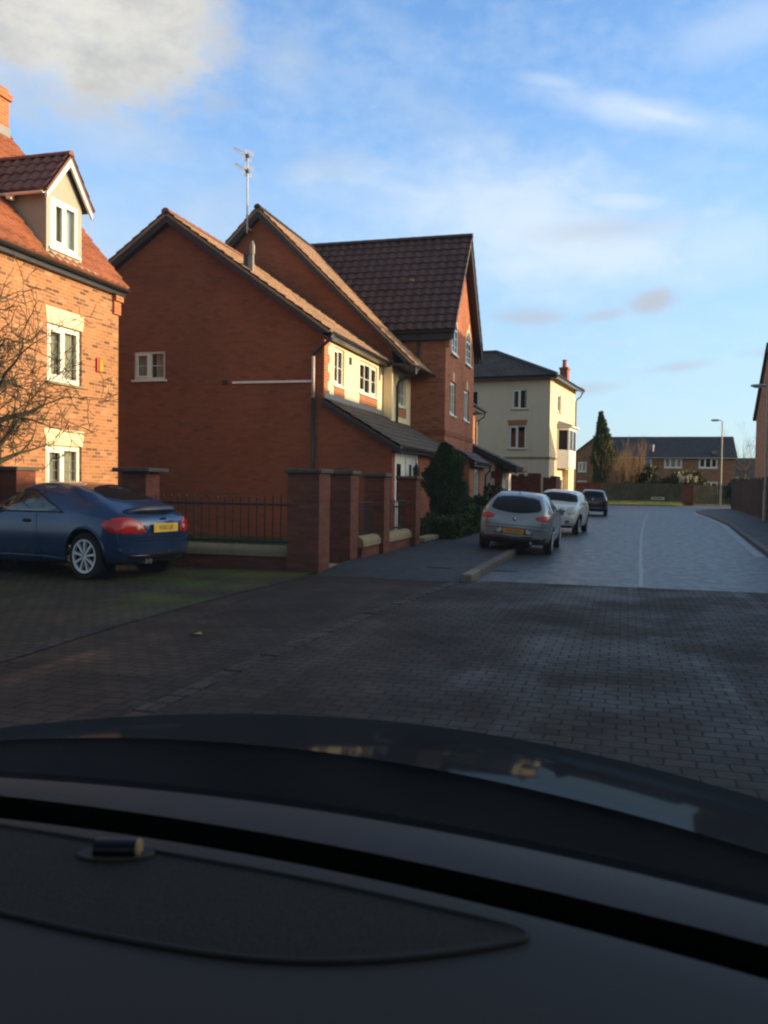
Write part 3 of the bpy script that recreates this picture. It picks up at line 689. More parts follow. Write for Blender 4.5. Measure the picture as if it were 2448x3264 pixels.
M_STRIP_DARK = plain('dark_blue_grey', (.055, .062, .072), .6)
M_PIPE_PALE = plain('pale_pipe', (.50, .42, .36), .5)
def house_one():
    Y0, Y1, XF, XP, XB = 20.5, 25.95, -7.3, -5.5, -15.9
    t = thing('cream_fronted_house', 'red brick gabled house with cream upper front and long lean-to porch', 'house', (XF, Y0, 0))
    XR, ZR, XE, ZE = -11.6, 8.45, -7.06, 5.24
    sl = (ZR - ZE) / (XE - XR)
    zw = lambda x: ZR - .13 - abs(x - XR) * sl
    w = MB(); g0, g1 = -12.64, -11.72
    # gable towards the camera, with its small window opening
    wall_panel(w, (XB, Y0, 0), (1, 0, 0), (0, -1, 0), XF - XB, 4.9, [(g0 - XB, g1 - XB, 4.15, 5.04 - .14)], depth=0.09)
    zt = 4.9
    w.poly([(XB, Y0, zt), (XF, Y0, zt), (XF, Y0, zw(XF)), (XR, Y0, zw(XR)), (XB, Y0, zw(XB))])
    w.poly([(XF, Y0, 0), (XP, Y0, 0), (XP, Y0, 2.42), (XF, Y0, 3.45)])          # porch cheek, flush with the gable
    wall_panel(w, (XB, Y0, 0), (0, 1, 0), (-1, 0, 0), Y1 - Y0, zw(XB))
    w.poly([(XF, Y1, 0), (XB, Y1, 0), (XB, Y1, zw(XB)), (XR, Y1, zw(XR)), (XF, Y1, zw(XF))])
    # porch front
    wall_panel(w, (XP, Y0, 0), (0, 1, 0), (1, 0, 0), 4.25, 2.42, [(0.28, 2.85, 0, 2.34)], depth=0.12)
    w.poly([(XP, 24.75, 0), (XF, 24.75, 0), (XF, 24.75, 3.4), (XP, 24.75, 2.42)])
    w.build('wall', M_BRICK_RED, t, recalc=False)
    window(t, (XB, Y0, 0), (1, 0, 0), (0, -1, 0), g0 - XB, g1 - XB, 4.15, 4.9, 2, bars=1, curtain=0.34, depth=0.05, fw=0.065)
    # rendered upper front
    f = MB(); o, r, n = (XF, Y0, 0), (0, 1, 0), (1, 0, 0)
    HH = [(0.81, 1.66, 4.04, 5.02), (3.05, 4.85, 4.08, 5.0)]
    wall_panel(f, o, r, n, Y1 - Y0, 5.34, HH, z0=3.3); fo = f.build('rendered_front', M_CREAM, t, recalc=False)
    q = MB(); quoins(q, XF, Y0, 3.62, 5.3, wide=0.42, narrow=0.30); q.build('brick_quoin', M_BRICK_QUOIN, t)
    window(t, o, r, n, *HH[0], 2, bars=1, curtain=0.0, apron=(0.26, M_BRICK_QUOIN)); window(t, o, r, n, *HH[1], 3, bars=1, curtain=0.0, apron=(0.26, M_BRICK_QUOIN))
    b = MB(); b.box(XF, XF + .03, 22.55, 22.72, 4.72, 4.92); b.build('vent', M_BLACK, t)
    gable_roof(t, Y0 - .24, Y1 + .02, XR, ZR, XE, ZE, 2 * XR - XE, ZE, M_TILE_BROWN, 0.30, 0.30, 0.02, M_RIDGE_RED)
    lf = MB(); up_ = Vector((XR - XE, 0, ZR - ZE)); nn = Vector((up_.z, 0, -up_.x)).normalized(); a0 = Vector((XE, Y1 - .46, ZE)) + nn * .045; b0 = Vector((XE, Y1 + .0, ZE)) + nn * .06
    lf.prism([a0, b0, b0 + up_ * .93, a0 + up_ * .93], nn * .015); lf.build('flashing', M_STRIP_DARK, t)  # dark blue-grey strip up the roof along the taller gable
    v = MB(); verge_board(v, [(XE + .04, Y0 - .20, ZE - .05), (XR, Y0 - .20, ZR - .07), (2 * XR - XE, Y0 - .20, ZE - .05)], 0.20, 0.20); v.build('barge_board', M_BARGE, t)
    g = MB(); gutter(g, (XE + .04, Y0 - .22, ZE - .02), (XE + .04, Y1, ZE - .02), 0.05); g.box(XF + .01, XE, Y0 - .2, Y1, ZE - .13, ZE - .05); go = g.build('gutter', M_BLACK, t, recalc=False)
    d = MB(); d.tube([(XE + .04, Y0 - .2, ZE - .08), (XE + .02, Y0 - .24, ZE - .2), (XF - .12, Y0 - .10, ZE - .46), (XF - .24, Y0 - .07, ZE - .56), (XF - .25, Y0 - .07, ZE - .62)], 0.042, 8); d.tube([(XF - .25, Y0 - .07, 3.62), (XF - .25, Y0 - .07, 0.05)], 0.042, 8); d.build('drainpipe', M_BLACK, t, smooth=True)
    d = MB(); d.tube([(XF - .25, Y0 - .07, 3.60), (XF - .25, Y0 - .07, ZE - .60)], 0.046, 8); d.build('drainpipe', M_PIPE_PALE, t, smooth=True)['label'] = 'pale upper length of drainpipe'  # upper length of the same pipe in a paler colour
    b = MB(); b.box(-9.77, -7.58, Y0 - .045, Y0 - .003, 4.00, 4.055); b.build('cable_trunking', M_WHITE, t)
    b = MB(); b.box(-10.06, -9.92, Y0 - .03, Y0 - .001, 3.98, 4.1); b.build('vent', M_BARGE, t)
    fl = MB(); fl.lathe([(0.13, 6.68), (0.10, 6.86)], (-9.42, 20.85, 0), n=12); fl.lathe([(0.05, 6.8), (0.05, 7.36), (0.07, 7.38), (0.07, 7.60), (0.025, 7.72)], (-9.42, 20.85, 0), n=12)
    fl.build('flue', plain('flue_metal', (0.20, 0.19, 0.17), 0.5), t, smooth=False)
    fb = MB(); fb.box(-9.62, -9.50, 20.75, 20.90, 6.7, 7.38); fb.build('flue_bracket', M_BLACK, t)
    # lean-to porch roof, running on past the next house
    pr = MB(); e0, e1 = (-5.28, Y0 - .14, 2.40), (-5.28, 28.2, 2.40); up = (XF + 5.28, 0, 3.60 - 2.40)
    tile_slope(pr, e0, e1, up, 0.3, 0.3, 0.03, 0.03); po = pr.build('porch_roof', M_TILE_PORCH, t, recalc=False)
    dk = MB(); slab(dk, e0, e1, up, 0.06, 0.01); dk.build('porch_roof_deck', M_TILE_PORCH, po)
    lf = MB(); lf.box(XF + .003, XF + .03, Y0 + .02, Y1, 3.55, 3.74); lf.build('flashing', M_LEAD, po)
    v = MB(); verge_board(v, [(-5.26, Y0 - .11, 2.37), (XF, Y0 - .11, 3.56)], 0.10, 0.18); v.build('porch_barge_board', M_BARGE, t)
    g = MB(); gutter(g, (-5.23, Y0 - .14, 2.38), (-5.23, 28.2, 2.38), 0.05); g.box(XP + .003, -5.3, Y0, 28.0, 2.30, 2.36); g.build('porch_gutter', M_BLACK, t, recalc=False)
    # door with side panels
    s = MB(); o2 = (XP, Y0, 0)
    s.obox(o2, r, n, 0.28, 0.46, -.1, -.02, 0, 2.34); s.obox(o2, r, n, 2.67, 2.85, -.1, -.02, 0, 2.34); s.obox(o2, r, n, 0.46, 2.67, -.1, -.02, 2.2, 2.34); s.obox(o2, r, n, 1.50, 1.66, -.1, -.02, 0, 2.2)
    s.build('door_surround', M_WHITE, t)
    for a in (0.46, 1.66):
        dd = MB(); dd.obox(o2, r, n, a, a + (1.04 if a < 1 else 1.01), -.11, -.055, 0, 2.2)
        for z0, z1 in ((0.12, 0.75), (0.9, 1.0)): dd.obox(o2, r, n, a + .15, a + .85, -.055, -.04, z0, z1)
        do = dd.build('door', M_WHITE, t)
        gl = MB(); gl.obox(o2, r, n, a + (.2 if a < 1 else .3), a + (.62 if a < 1 else .55), -.056, -.048, 1.05, 2.0); gl.build('door_glass', M_GLASS_DARK, do)
        hd = MB(); hd.obox(o2, r, n, a + .88, a + .93, -.055, -.02, 0.98, 1.10); hd.build('door_handle', M_METAL, do)
    l = MB(); c = Vector((-5.27, 22.12, 1.66))
    l.lathe([(0.055, 0), (0.085, .02), (0.10, .22), (0.115, .23), (0.02, .33), (0.03, .36), (0.0, .38)], c, n=6)
    l.tube([(XP - .03, 22.08, 1.54), (-5.38, 22.1, 1.46), (-5.28, 22.12, 1.51), (-5.27, 22.12, 1.66)], 0.018, 6); l.box(XP - .055, XP - .015, 22.0, 22.14, 1.42, 1.66)
    l.build('wall_lantern', M_IRON, t)
    ds = MB(); ds.box(XP - .1, XP + .9, 20.9, 23.3, 0.0, 0.10); ds.build('doorstep', M_STONE, t)
house_one()

def house_two():
    Y0, Y1, XF, XB = 25.98, 28.40, -7.0, -16.0
    t = thing('tall_gabled_house', 'tall narrow brick gabled house with cream front standing behind the nearest gable', 'house', (XF, Y0, 0))
    XR, ZR, XE, ZE = -11.47, 10.26, -6.25, 5.16
    sl = (ZR - ZE) / (XE - XR); zw = lambda x: ZR - .15 - abs(x - XR) * sl
    w = MB(); w.poly([(XF, Y0, 0), (XB, Y0, 0), (XB, Y0, zw(XB)), (XR, Y0, zw(XR)), (XF, Y0, zw(XF))][::-1])
    w.poly([(XF, Y1, 0), (XB, Y1, 0), (XB, Y1, zw(XB)), (XR, Y1, zw(XR)), (XF, Y1, zw(XF))]); wall_panel(w, (XB, Y0, 0), (0, 1, 0), (-1, 0, 0), Y1 - Y0, zw(XB))
    w.build('wall', M_BRICK_RED, t, recalc=False)
    o, r, n = (XF, Y0, 0), (0, 1, 0), (1, 0, 0); hole = (0.82, 1.76, 3.98, 5.08)
    f = MB(); wall_panel(f, o, r, n, Y1 - Y0, 5.85, [hole], z0=0); f.box(XF - .28, XF - .002, Y0 - .012, Y0 + .05, 3.3, 5.3); f.build('rendered_front', M_CREAM, t, recalc=False)
    win = window(t, o, r, n, *hole, 2, bars=2, vbars=0, curtain=0.25, apron=(0.28, M_BRICK_QUOIN))
    a = MB(); pts = [(XF + .012, Y0 + .82, 5.10), (XF + .012, Y0 + 1.76, 5.10)] + [(XF + .012, Y0 + 1.29 + .47 * math.cos(th), 5.10 + .46 * math.sin(th)) for th in [math.pi * j / 12 for j in range(1, 12)]]
    a.prism(pts, (-.04, 0, 0)); a.build('arch_panel', M_BRICK_QUOIN, win)
    # the front slope runs on until it meets the dark roof of the next house in a valley
    def valley(p): return Vector((p.x, min(p.y, 28.34 + max(0.0, (p.z - 6.66) / 1.285)), p.z))
    gable_roof(t, Y0 - .24, Y1 - .02, XR, ZR, XE, ZE, 2 * XR - XE, ZE, M_TILE_BROWN, 0.30, 0.30, 0.02, M_BARGE, far=31.1, clip=valley)
    v = MB(); verge_board(v, [(XE + .04, Y0 - .20, ZE - .06), (XR, Y0 - .20, ZR - .08), (2 * XR - XE, Y0 - .20, ZE - .06)], 0.20, 0.24); v.build('barge_board', M_BARGE, t)
    g = MB(); gutter(g, (XE + .05, Y0 - .22, ZE - .03), (XE + .05, Y1, ZE - .03), 0.06); g.box(XF + .01, XE, Y0 - .2, Y1, ZE - .02, ZE + .03); g.build('gutter', M_BLACK, t, recalc=False)
    d = MB(); d.tube([(XE + .02, Y0 + .3, ZE - .05), (XE - .05, Y0 + .3, ZE - .2), (XF + .10, Y0 + .42, ZE - .45), (XF + .06, Y0 + .42, ZE - .6), (XF + .06, Y0 + .42, 3.35)], 0.04, 8); d.build('drainpipe', M_BLACK, t, smooth=True)
    # recessed entrance below the shared porch roof
    p = MB(); p.box(-5.62, -5.48, 28.05, 28.2, 0, 2.3); p.build('porch_post', M_BARGE, t)
    dd = MB(); dd.box(XF + .004, XF + .05, 26.5, 27.5, 0.1, 2.1); do = dd.build('door', plain('dark_green_door', (0.02, 0.035, 0.03), 0.4), t)
    hd = MB(); hd.box(XF + .05, XF + .09, 27.36, 27.42, 1.0, 1.1); hd.build('door_handle', M_METAL, do)
house_two()

def arched_window(t, o, r, n, a0, a1, z0, zs, curtain=True):
    """tall round-headed window: frame > pane, glazing, sill, arch"""
    O = Vector(o); R = Vector(r); N = Vector(n); U = Vector((0, 0, 1)); P = lambda a, z, d: O + R * a + U * z + N * d
    c = (a0 + a1) / 2; rad = (a1 - a0) / 2
    def outline(s): return [(c - rad * s, z0 + (1 - s) * rad), (c + rad * s, z0 + (1 - s) * rad)] + [(c + rad * s * math.cos(th), zs + rad * s * math.sin(th)) for th in [math.pi * j / 14 for j in range(15)]]
    f = MB(); A, B = outline(1.0), outline(0.86); m = len(A)
    f.add([P(a, z, .035) for a, z in A] + [P(a, z, .035) for a, z in B] + [P(a, z, -.03) for a, z in A] + [P(a, z, .008) for a, z in B],
          [(i, (i + 1) % m, m + (i + 1) % m, m + i) for i in range(m)] + [(i, (i + 1) % m, 2 * m + (i + 1) % m, 2 * m + i) for i in range(m)] + [(m + i, m + (i + 1) % m, 3 * m + (i + 1) % m, 3 * m + i) for i in range(m)])
    f.obox(o, r, n, c - .03, c + .03, .008, .03, z0 + .06, zs + rad * .86)
    f.obox(o, r, n, a0 + .05, a1 - .05, .008, .032, zs - .03, zs + .03)
    for j in range(1, 3):
        z = z0 + (zs - z0) * j / 3; f.obox(o, r, n, a0 + .05, a1 - .05, .008, .02, z - .012, z + .012)
    fo = f.build('window', M_WHITE, t)
    p = MB(); p.poly([P(a, z, .006) for a, z in outline(0.9)]); p.build('pane', M_GLASS_DARK, fo)
    MB().obox(o, r, n, a0 - .08, a1 + .08, 0, .09, z0 - .06, z0 - .003).build('sill', M_WHITE, fo, bevel=.008)
    ar = MB(); q0 = [(c + rad * 1.02 * math.cos(th), zs + rad * 1.02 * math.sin(th)) for th in [math.pi * j / 14 for j in range(15)]]; q1 = [(c + rad * 1.28 * math.cos(th), zs + rad * 1.28 * math.sin(th)) for th in [math.pi * j / 14 for j in range(15)]]
    k = len(q0); ar.add([P(a, z, .012) for a, z in q0] + [P(a, z, .012) for a, z in q1], [(i, i + 1, k + i + 1, k + i) for i in range(k - 1)]); ar.build('brick_arch', M_BRICK_QUOIN, fo)
    ks = MB(); ks.prism([P(c - .06, zs + rad * 1.0, .02), P(c + .06, zs + rad * 1.0, .02), P(c + .09, zs + rad * 1.4, .02), P(c - .09, zs + rad * 1.4, .02)], N * .02); ks.build('keystone', M_LINTEL, fo)
    return fo

def house_three():
    Y0, Y1, XF, XB = 28.44, 34.0, -5.83, -16.0
    YR, ZR, ZE = 31.22, 10.45, 6.62
    t = thing('pedimented_house', 'tall brick house with dark tiled roof, street-facing gable and two arched windows', 'house', (XF, Y0, 0))
    sl = (ZR - ZE) / (YR - (Y0 - .22)); zw = lambda y: ZR - .14 - abs(y - YR) * sl
    w = MB(); o, r, n = (XF, Y0, 0), (0, 1, 0), (1, 0, 0)
    HL = [(0.86, 1.84, 3.92, 5.05), (3.52, 4.52, 3.92, 5.05)]
    wall_panel(w, o, r, n, Y1 - Y0, 6.5, HL)
    w.poly([(XF, Y0, 6.5), (XF, Y1, 6.5), (XF, Y1, zw(Y1)), (XF, YR, zw(YR)), (XF, Y0, zw(Y0))])
    w.poly([(XF, Y0, 0), (XF, Y0, zw(Y0)), (XB, Y0, zw(Y0)), (XB, Y0, 0)]); w.poly([(XF, Y1, 0), (XB, Y1, 0), (XB, Y1, zw(Y1)), (XF, Y1, zw(Y1))])
    w.poly([(XB, Y0, 0), (XB, Y1, 0), (XB, Y1, zw(Y1)), (XB, YR, zw(YR)), (XB, Y0, zw(Y0))])
    w.build('wall', M_BRICK_ORANGE, t, recalc=False)
    sc = MB(); sc.box(XF - .02, XF + .022, Y0 - .02, Y1 + .02, 3.16, 3.32); sc.box(XB, XF - .021, Y0 - .02, Y0 + .02, 3.16, 3.32); sc.build('string_course', M_BRICK_RED, t)
    for h in HL:
        wn = window(t, o, r, n, *h, 2, bars=2, curtain=0.42, depth=0.06)
        kk = MB(); kk.obox(o, r, n, (h[0] + h[1]) / 2 - .10, (h[0] + h[1]) / 2 + .10, 0, .03, h[3] + .04, h[3] + .34); kk.build('keystone', M_LINTEL, wn)
        so = MB(); so.obox(o, r, n, h[0] - .08, h[1] + .08, 0, .014, h[3] + .004, h[3] + .24); so.build('soldier_course', M_BRICK_QUOIN, wn)
    arched_window(t, o, r, n, 0.86, 1.84, 6.03, 6.86); arched_window(t, o, r, n, 3.62, 4.60, 6.03, 6.86)
    rf = MB(); xe = XF + .34
    tile_slope(rf, (XB, Y0 - .22, ZE), (xe, Y0 - .22, ZE), (0, YR - Y0 + .22, ZR - ZE), 0.34, 0.33, 0.05, 0.045)
    tile_slope(rf, (xe, Y1 + .22, ZE), (XB, Y1 + .22, ZE), (0, YR - Y1 - .22, ZR - ZE), 0.34, 0.33, 0.05, 0.045)
    ro = rf.build('roof', M_TILE_DARK, t, recalc=False)
    dk = MB(); slab(dk, (XB, Y0 - .22, ZE), (xe - .02, Y0 - .22, ZE), (0, YR - Y0 + .22, ZR - ZE), 0.07, 0.012); slab(dk, (XB, Y1 + .22, ZE), (xe - .02, Y1 + .22, ZE), (0, YR - Y1 - .22, ZR - ZE), 0.07, 0.012); dk.build('roof_deck', M_TILE_DARK, ro)
    rd = MB(); ridge_tiles(rd, (XB, YR, ZR + .05), (xe, YR, ZR + .05), 0.12); rd.build('ridge_tiles', M_TILE_DARK, ro)
    v = MB()
    for y in (Y0 - .2, Y1 + .2):
        a, b = Vector((xe - .10, y, ZE - .05)), Vector((xe - .10, YR, ZR - .06))
        v.prism([a, b, b - Vector((0, 0, .30)), a - Vector((0, 0, .26))], (.06, 0, 0))
    v.build('barge_board', M_BARGE, t)
    for y0, y1 in ((Y0 - .20, Y0 - .003), (Y1 + .003, Y1 + .2)): MB().box(XB, xe - .12, y0, y1, ZE - .32, ZE - .06).build('soffit', M_BARGE, t)
    g = MB(); gutter(g, (-8.5, Y1 + .27, ZE - .05), (xe - .1, Y1 + .27, ZE - .05), 0.06); g.build('gutter', M_BLACK, t, recalc=False)
    g = MB(); gutter(g, (-8.5, Y0 - .27, ZE - .05), (xe - .1, Y0 - .27, ZE - .05), 0.06); g.tube([(-6.75, Y0 - .26, ZE - .1), (-6.75, Y0 - .1, ZE - .34), (-6.75, Y0 - .07, ZE - .5), (-6.75, Y0 - .07, 5.35)], 0.04, 8); g.build('gutter', M_BLACK, t, recalc=False)
    kn = MB(); kn.box(XF - .02, XF + .12, Y0 - .03, Y0 + .22, 6.1, 6.34); kn.box(XF - .02, XF + .20, Y0 - .05, Y0 + .22, 6.34, 6.56); kn.build('corbel', M_BRICK_QUOIN, t)
    vt = MB(); vt.box(-7.45, -7.28, 29.72, 29.86, 8.53, 8.68); vt.build('roof_vent', plain('pale_vent', (0.35, 0.3, 0.27), 0.7), t)
    # shallow ground-floor bay at the far end
    bx = -5.42; by0, by1 = 31.0, 34.35
    b = MB(); wall_panel(b, (bx, by0, 0), r, n, by1 - by0, 2.42, [(1.15, 2.35, 0.75, 2.1)]); b.poly([(bx, by0, 0), (XF, by0, 0), (XF, by0, 2.42), (bx, by0, 2.42)]); b.poly([(bx, by1, 0), (XF - .5, by1, 0), (XF - .5, by1, 2.42), (bx, by1, 2.42)])
    bo = b.build('bay', M_BRICK_QUOIN, t, recalc=False)
    window(bo, (bx, by0, 0), r, n, 1.15, 2.35, 0.75, 2.1, 2, bars=2, curtain=0.4)
    br = MB(); tile_slope(br, (bx + .22, by0 - .15, 2.32), (bx + .22, by1 + .15, 2.32), (XF - bx - .2, 0, .42), 0.3, 0.3, 0.03); slab(br, (bx + .22, by0 - .15, 2.32), (bx + .22, by1 + .15, 2.32), (XF - bx - .2, 0, .42), 0.06, .01)
    br.build('bay_roof', M_TILE_DARK, bo, recalc=False)
    bg = MB(); gutter(bg, (bx + .26, by0 - .15, 2.30), (bx + .26, by1 + .15, 2.30), 0.055); bg.box(bx + .01, bx + .2, by0, by1 + .1, 2.18, 2.29); bg.tube([(bx + .26, by1 + .1, 2.26), (bx + .2, by1 + .1, 2.05), (bx + .05, by1 + .1, 1.9), (bx + .05, by1 + .1, 0.1)], 0.035, 6); bg.build('bay_gutter', M_BLACK, bo, recalc=False)
house_three()

def house_four():
    t = thing('cream_cottage', 'cream cottage with brick quoins and lean-to porch beside the three-storey house', 'house', (-6.4, 34.4, 0))
    XF, Y0, Y1 = -6.72, 34.05, 39.8
    w = MB(); wall_panel(w, (XF, Y0, 0), (0, 1, 0), (1, 0, 0), Y1 - Y0, 5.1, [(3.7, 4.7, 3.7, 4.75)]); w.box(XF - 6, XF - .001, Y0, Y1, 0, 5.1)
    w.build('wall', M_BRICK_QUOIN, t, recalc=False)
    window(t, (XF, Y0, 0), (0, 1, 0), (1, 0, 0), 3.7, 4.7, 3.7, 4.75, 2, bars=1)
    rf = MB(); tile_slope(rf, (XF + .42, Y0 + .1, 4.95), (XF + .42, Y1 + .2, 4.95), (-3.4, 0, 2.0), 0.3, 0.3, 0.03); slab(rf, (XF + .42, Y0 + .1, 4.95), (XF + .42, Y1 + .2, 4.95), (-3.4, 0, 2.0), .06, .01)
    tile_slope(rf, (XF - 6.4, Y1 + .2, 4.95), (XF - 6.4, Y0 + .1, 4.95), (3.4, 0, 2.0), 0.3, 0.3, 0.03)
    rf.build('roof', M_TILE_GREY, t, recalc=False)
    g = MB(); gutter(g, (XF + .46, Y0 + .1, 4.92), (XF + .46, Y1 + .2, 4.92), 0.06); g.box(XF + .002, XF + .4, Y0, Y1 + .2, 4.78, 4.93); g.tube([(XF + .46, Y1 + .05, 4.88), (XF + .4, Y1 + .05, 4.65), (XF + .06, Y1 + .05, 4.45), (XF + .06, Y1 + .05, 3.3)], 0.035, 6); g.build('gutter', M_BLACK, t, recalc=False)
    # projecting porch
    px, y0, y1 = -5.0, 36.3, 39.7
    p = MB(); p.poly([(XF, y0, 0), (px, y0, 0), (px, y0, 2.55), (XF, y0, 3.15)]); p.poly([(XF, y1, 0), (px, y1, 0), (px, y1, 2.55), (XF, y1, 3.15)]); p.poly([(px, y0, 0), (px, y1, 0), (px, y1, 2.45), (px, y0, 2.45)])
    po = p.build('porch', M_CREAM_PALE, t, recalc=False)
    q = MB()
    z, i = 0.0, 0
    while z < 2.2:
        ww = 0.42 if i % 2 == 0 else 0.26; q.box(px - ww, px + .014, y0 - .016, y0 + .30, z, z + .30); z += .3; i += 1
    q.build('brick_quoin', M_BRICK_PILLAR, po)
    d = MB(); d.box(px + .002, px + .05, 37.6, 38.6, 0.1, 2.05)
    d.box(px + .05, px + .065, 37.72, 38.08, 0.25, 0.9); d.box(px + .05, px + .065, 38.14, 38.5, 0.25, 0.9)
    d.build('door', M_WHITE, po)
    gl = MB(); gl.box(px + .05, px + .06, 37.85, 38.1, 1.2, 1.75); gl.box(px + .05, px + .07, 38.3, 38.5, 1.05, 1.15); gl.build('door_glass', M_GLASS_DARK, po)
    e0, e1, up = (-4.34, y0 - .2, 2.26), (-4.34, y1 + .2, 2.26), (XF + 4.34, 0, 1.12)
    r = MB(); tile_slope(r, e0, e1, up, 0.3, 0.3, 0.03); slab(r, e0, e1, up, .08, .012); r.build('porch_roof', M_TILE_GREY, po, recalc=False)
    v = MB(); verge_board(v, [(-4.32, y0 - .16, 2.21), (XF, y0 - .16, 3.32)], 0.12, 0.22); v.box(px, -4.4, y0, y1, 2.16, 2.2); v.build('porch_barge_board', M_BARGE, po)
house_four()

def house_five():
    """three storeys, hipped roof; built in its own axes and turned a little off the street line"""
    t = thing('three_storey_house', 'pale cream three-storey rendered house with hipped slate roof and oriel bay', 'house', (-4.0, 48.0, 0))
    t.rotation_euler = (0, 0, D2R(-7))
    t['_o'] = (0, 0, 0)
    W, L, ZE = 9.0, 7.6, 7.55
    w = MB(); o, r, n = (-W, 0, 0), (1, 0, 0), (0, -1, 0)
    HS = [(W - 2.15, W - 1.25, 5.75, 6.85), (W - 2.28, W - 1.32, 3.55, 4.85), (W - 2.2, W - 1.3, 1.35, 2.25), (W - 4.95, W - 4.05, 5.75, 6.85), (W - 5.0, W - 4.05, 3.55, 4.85)]
    wall_panel(w, o, r, n, W, ZE, HS)
    of, rf_, nf = (0, 0, 0), (0, 1, 0), (1, 0, 0)
    HF = [(2.0, 3.0, 5.75, 6.75)]
    wall_panel(w, of, rf_, nf, L, ZE, HF); w.poly([(-W, L, 0), (0, L, 0), (0, L, ZE), (-W, L, ZE)]); w.poly([(-W, 0, 0), (-W, L, 0), (-W, L, ZE), (-W, 0, ZE)])
    w.build('wall', M_CREAM_PALE, t, recalc=False)
    for i, h in enumerate(HS):
        window(t, o, r, n, *h, 2, curtain=0.0 if i != 0 else 0.2, depth=.06, sill_mat=M_STONE, lintel=(0.30, 0.07, M_BRICK_QUOIN) if h[2] < 5 else None)
    window(t, of, rf_, nf, *HF[0], 2, sill_mat=M_STONE)
    s = MB(); s.box(-W, .035, -.035, -.001, 3.0, 3.12); s.box(.001, .035, -.001, L, 3.0, 3.12); s.build('string_course', M_STONE, t)
    ov = .42; zr = 9.55; hx, hy = -L / 2 - .3, L / 2
    A, B, C_, D_ = (-W - ov, -ov, ZE), (ov, -ov, ZE), (ov, L + ov, ZE), (-W - ov, L + ov, ZE); R0, R1 = (-W + L / 2 + .3, hy, zr), (hx, hy, zr)
    rf = MB(); rf.poly([A, B, R1, R0]); rf.poly([B, C_, R1]); rf.poly([C_, D_, R0, R1]); rf.poly([D_, A, R0])
    ro = rf.build('roof', mat('hipped_slates', slate_fn), t, recalc=False)
    hp = MB()
    for a, b in ((B, R1), (C_, R1), (A, R0), (R0, R1)): hp.tube([Vector(a) + Vector((0, 0, .03)), Vector(b) + Vector((0, 0, .03))], 0.09, 6)
    hp.build('hip_tiles', M_TILE_GREY, ro)
    sf = MB(); sf.box(-W - ov, ov, -ov, L + ov, ZE - .03, ZE - .004); sf.build('soffit', M_WHITE, t)
    g = MB()
    for a, b in (((-W - ov, -ov - .04, ZE - .01), (ov, -ov - .04, ZE - .01)), ((ov + .04, -ov, ZE - .01), (ov + .04, L + ov, ZE - .01))): gutter(g, a, b, 0.07)
    g.box(-W - ov, ov, -ov - .02, -ov + .02, ZE - .2, ZE + .01); g.box(ov - .02, ov + .02, -ov + .021, L + ov, ZE - .2, ZE + .01)
    g.tube([(ov, L + .1, ZE - .1), (ov - .1, L + .08, ZE - .4), (.08, L + .05, ZE - .6), (.06, L - .08, ZE - .8), (.06, L - .08, 0.1)], .045, 6); g.build('gutter', M_BLACK, t, recalc=False)
    c = MB(); c.box(-.98, -.50, L - .2, L + .45, 6.5, 8.85); c.box(-1.02, -.46, L - .25, L + .5, 8.85, 8.98); ch = c.build('chimney', M_BRICK_PINK, t)
    p = MB(); p.lathe([(.17, 8.98), (.15, 9.08), (.13, 9.38), (.16, 9.42), (.15, 9.48)], (-.74, L + .12, 0), n=12); p.build('chimney_pot', M_TERRACOTTA, ch)
    # oriel bay on the street front
    b0, b1, pj = 2.0, 5.0, .62
    b = MB(); plan = [(0, b0), (pj, b0 + .45), (pj, b1 - .45), (0, b1)]
    b.prism([(x, y, 2.55) for x, y in plan], (0, 0, 1.05)); b.prism([(x, y, 4.72) for x, y in plan], (0, 0, .18))
    b.prism([(x * 1.3 + .0, y + (.14 if y > 3 else -.14) , 4.9) for x, y in plan], (0, 0, .09))
    for (x, y) in plan[1:3]: b.box(x - .09, x, y - .05, y + .05, 3.6, 4.72)
    b.box(0.002, .08, b0, b0 + .1, 3.6, 4.72); b.box(0.002, .08, b1 - .1, b1, 3.6, 4.72)
    b.box(pj - .07, pj - .005, 3.46, 3.54, 3.6, 4.72)
    bo = b.build('oriel_bay', M_WHITE, t)
    gz = MB(); gz.prism([(x * .93, y, 3.605) for x, y in plan], (0, 0, 1.11)); gz.build('bay_glass', M_GLASS_DARK, bo)
    br = MB(); br.add([(pj * 1.35, b0 + .28, 4.99), (pj * 1.35, b1 - .28, 4.99), (0.01, b1 + .2, 5.0), (0.01, b0 - .2, 5.0), (0.01, b1 - .4, 5.28), (0.01, b0 + .4, 5.28)], [(0, 1, 4, 5), (1, 2, 4), (3, 0, 5)]); br.build('bay_roof', M_LEAD, bo)
    d = MB(); d.box(.002, .05, 2.6, 3.6, 0.1, 2.1); d.build('door', M_WHITE, t)
    dg = MB(); dg.box(.05, .058, 2.75, 3.45, 1.1, 1.9); dg.build('door_glass', M_GLASS_DARK, t)
    q = MB(); q.box(.002, .35, 3.9, 4.6, 0.05, 2.5); q.build('porch_column', M_CREAM, t)
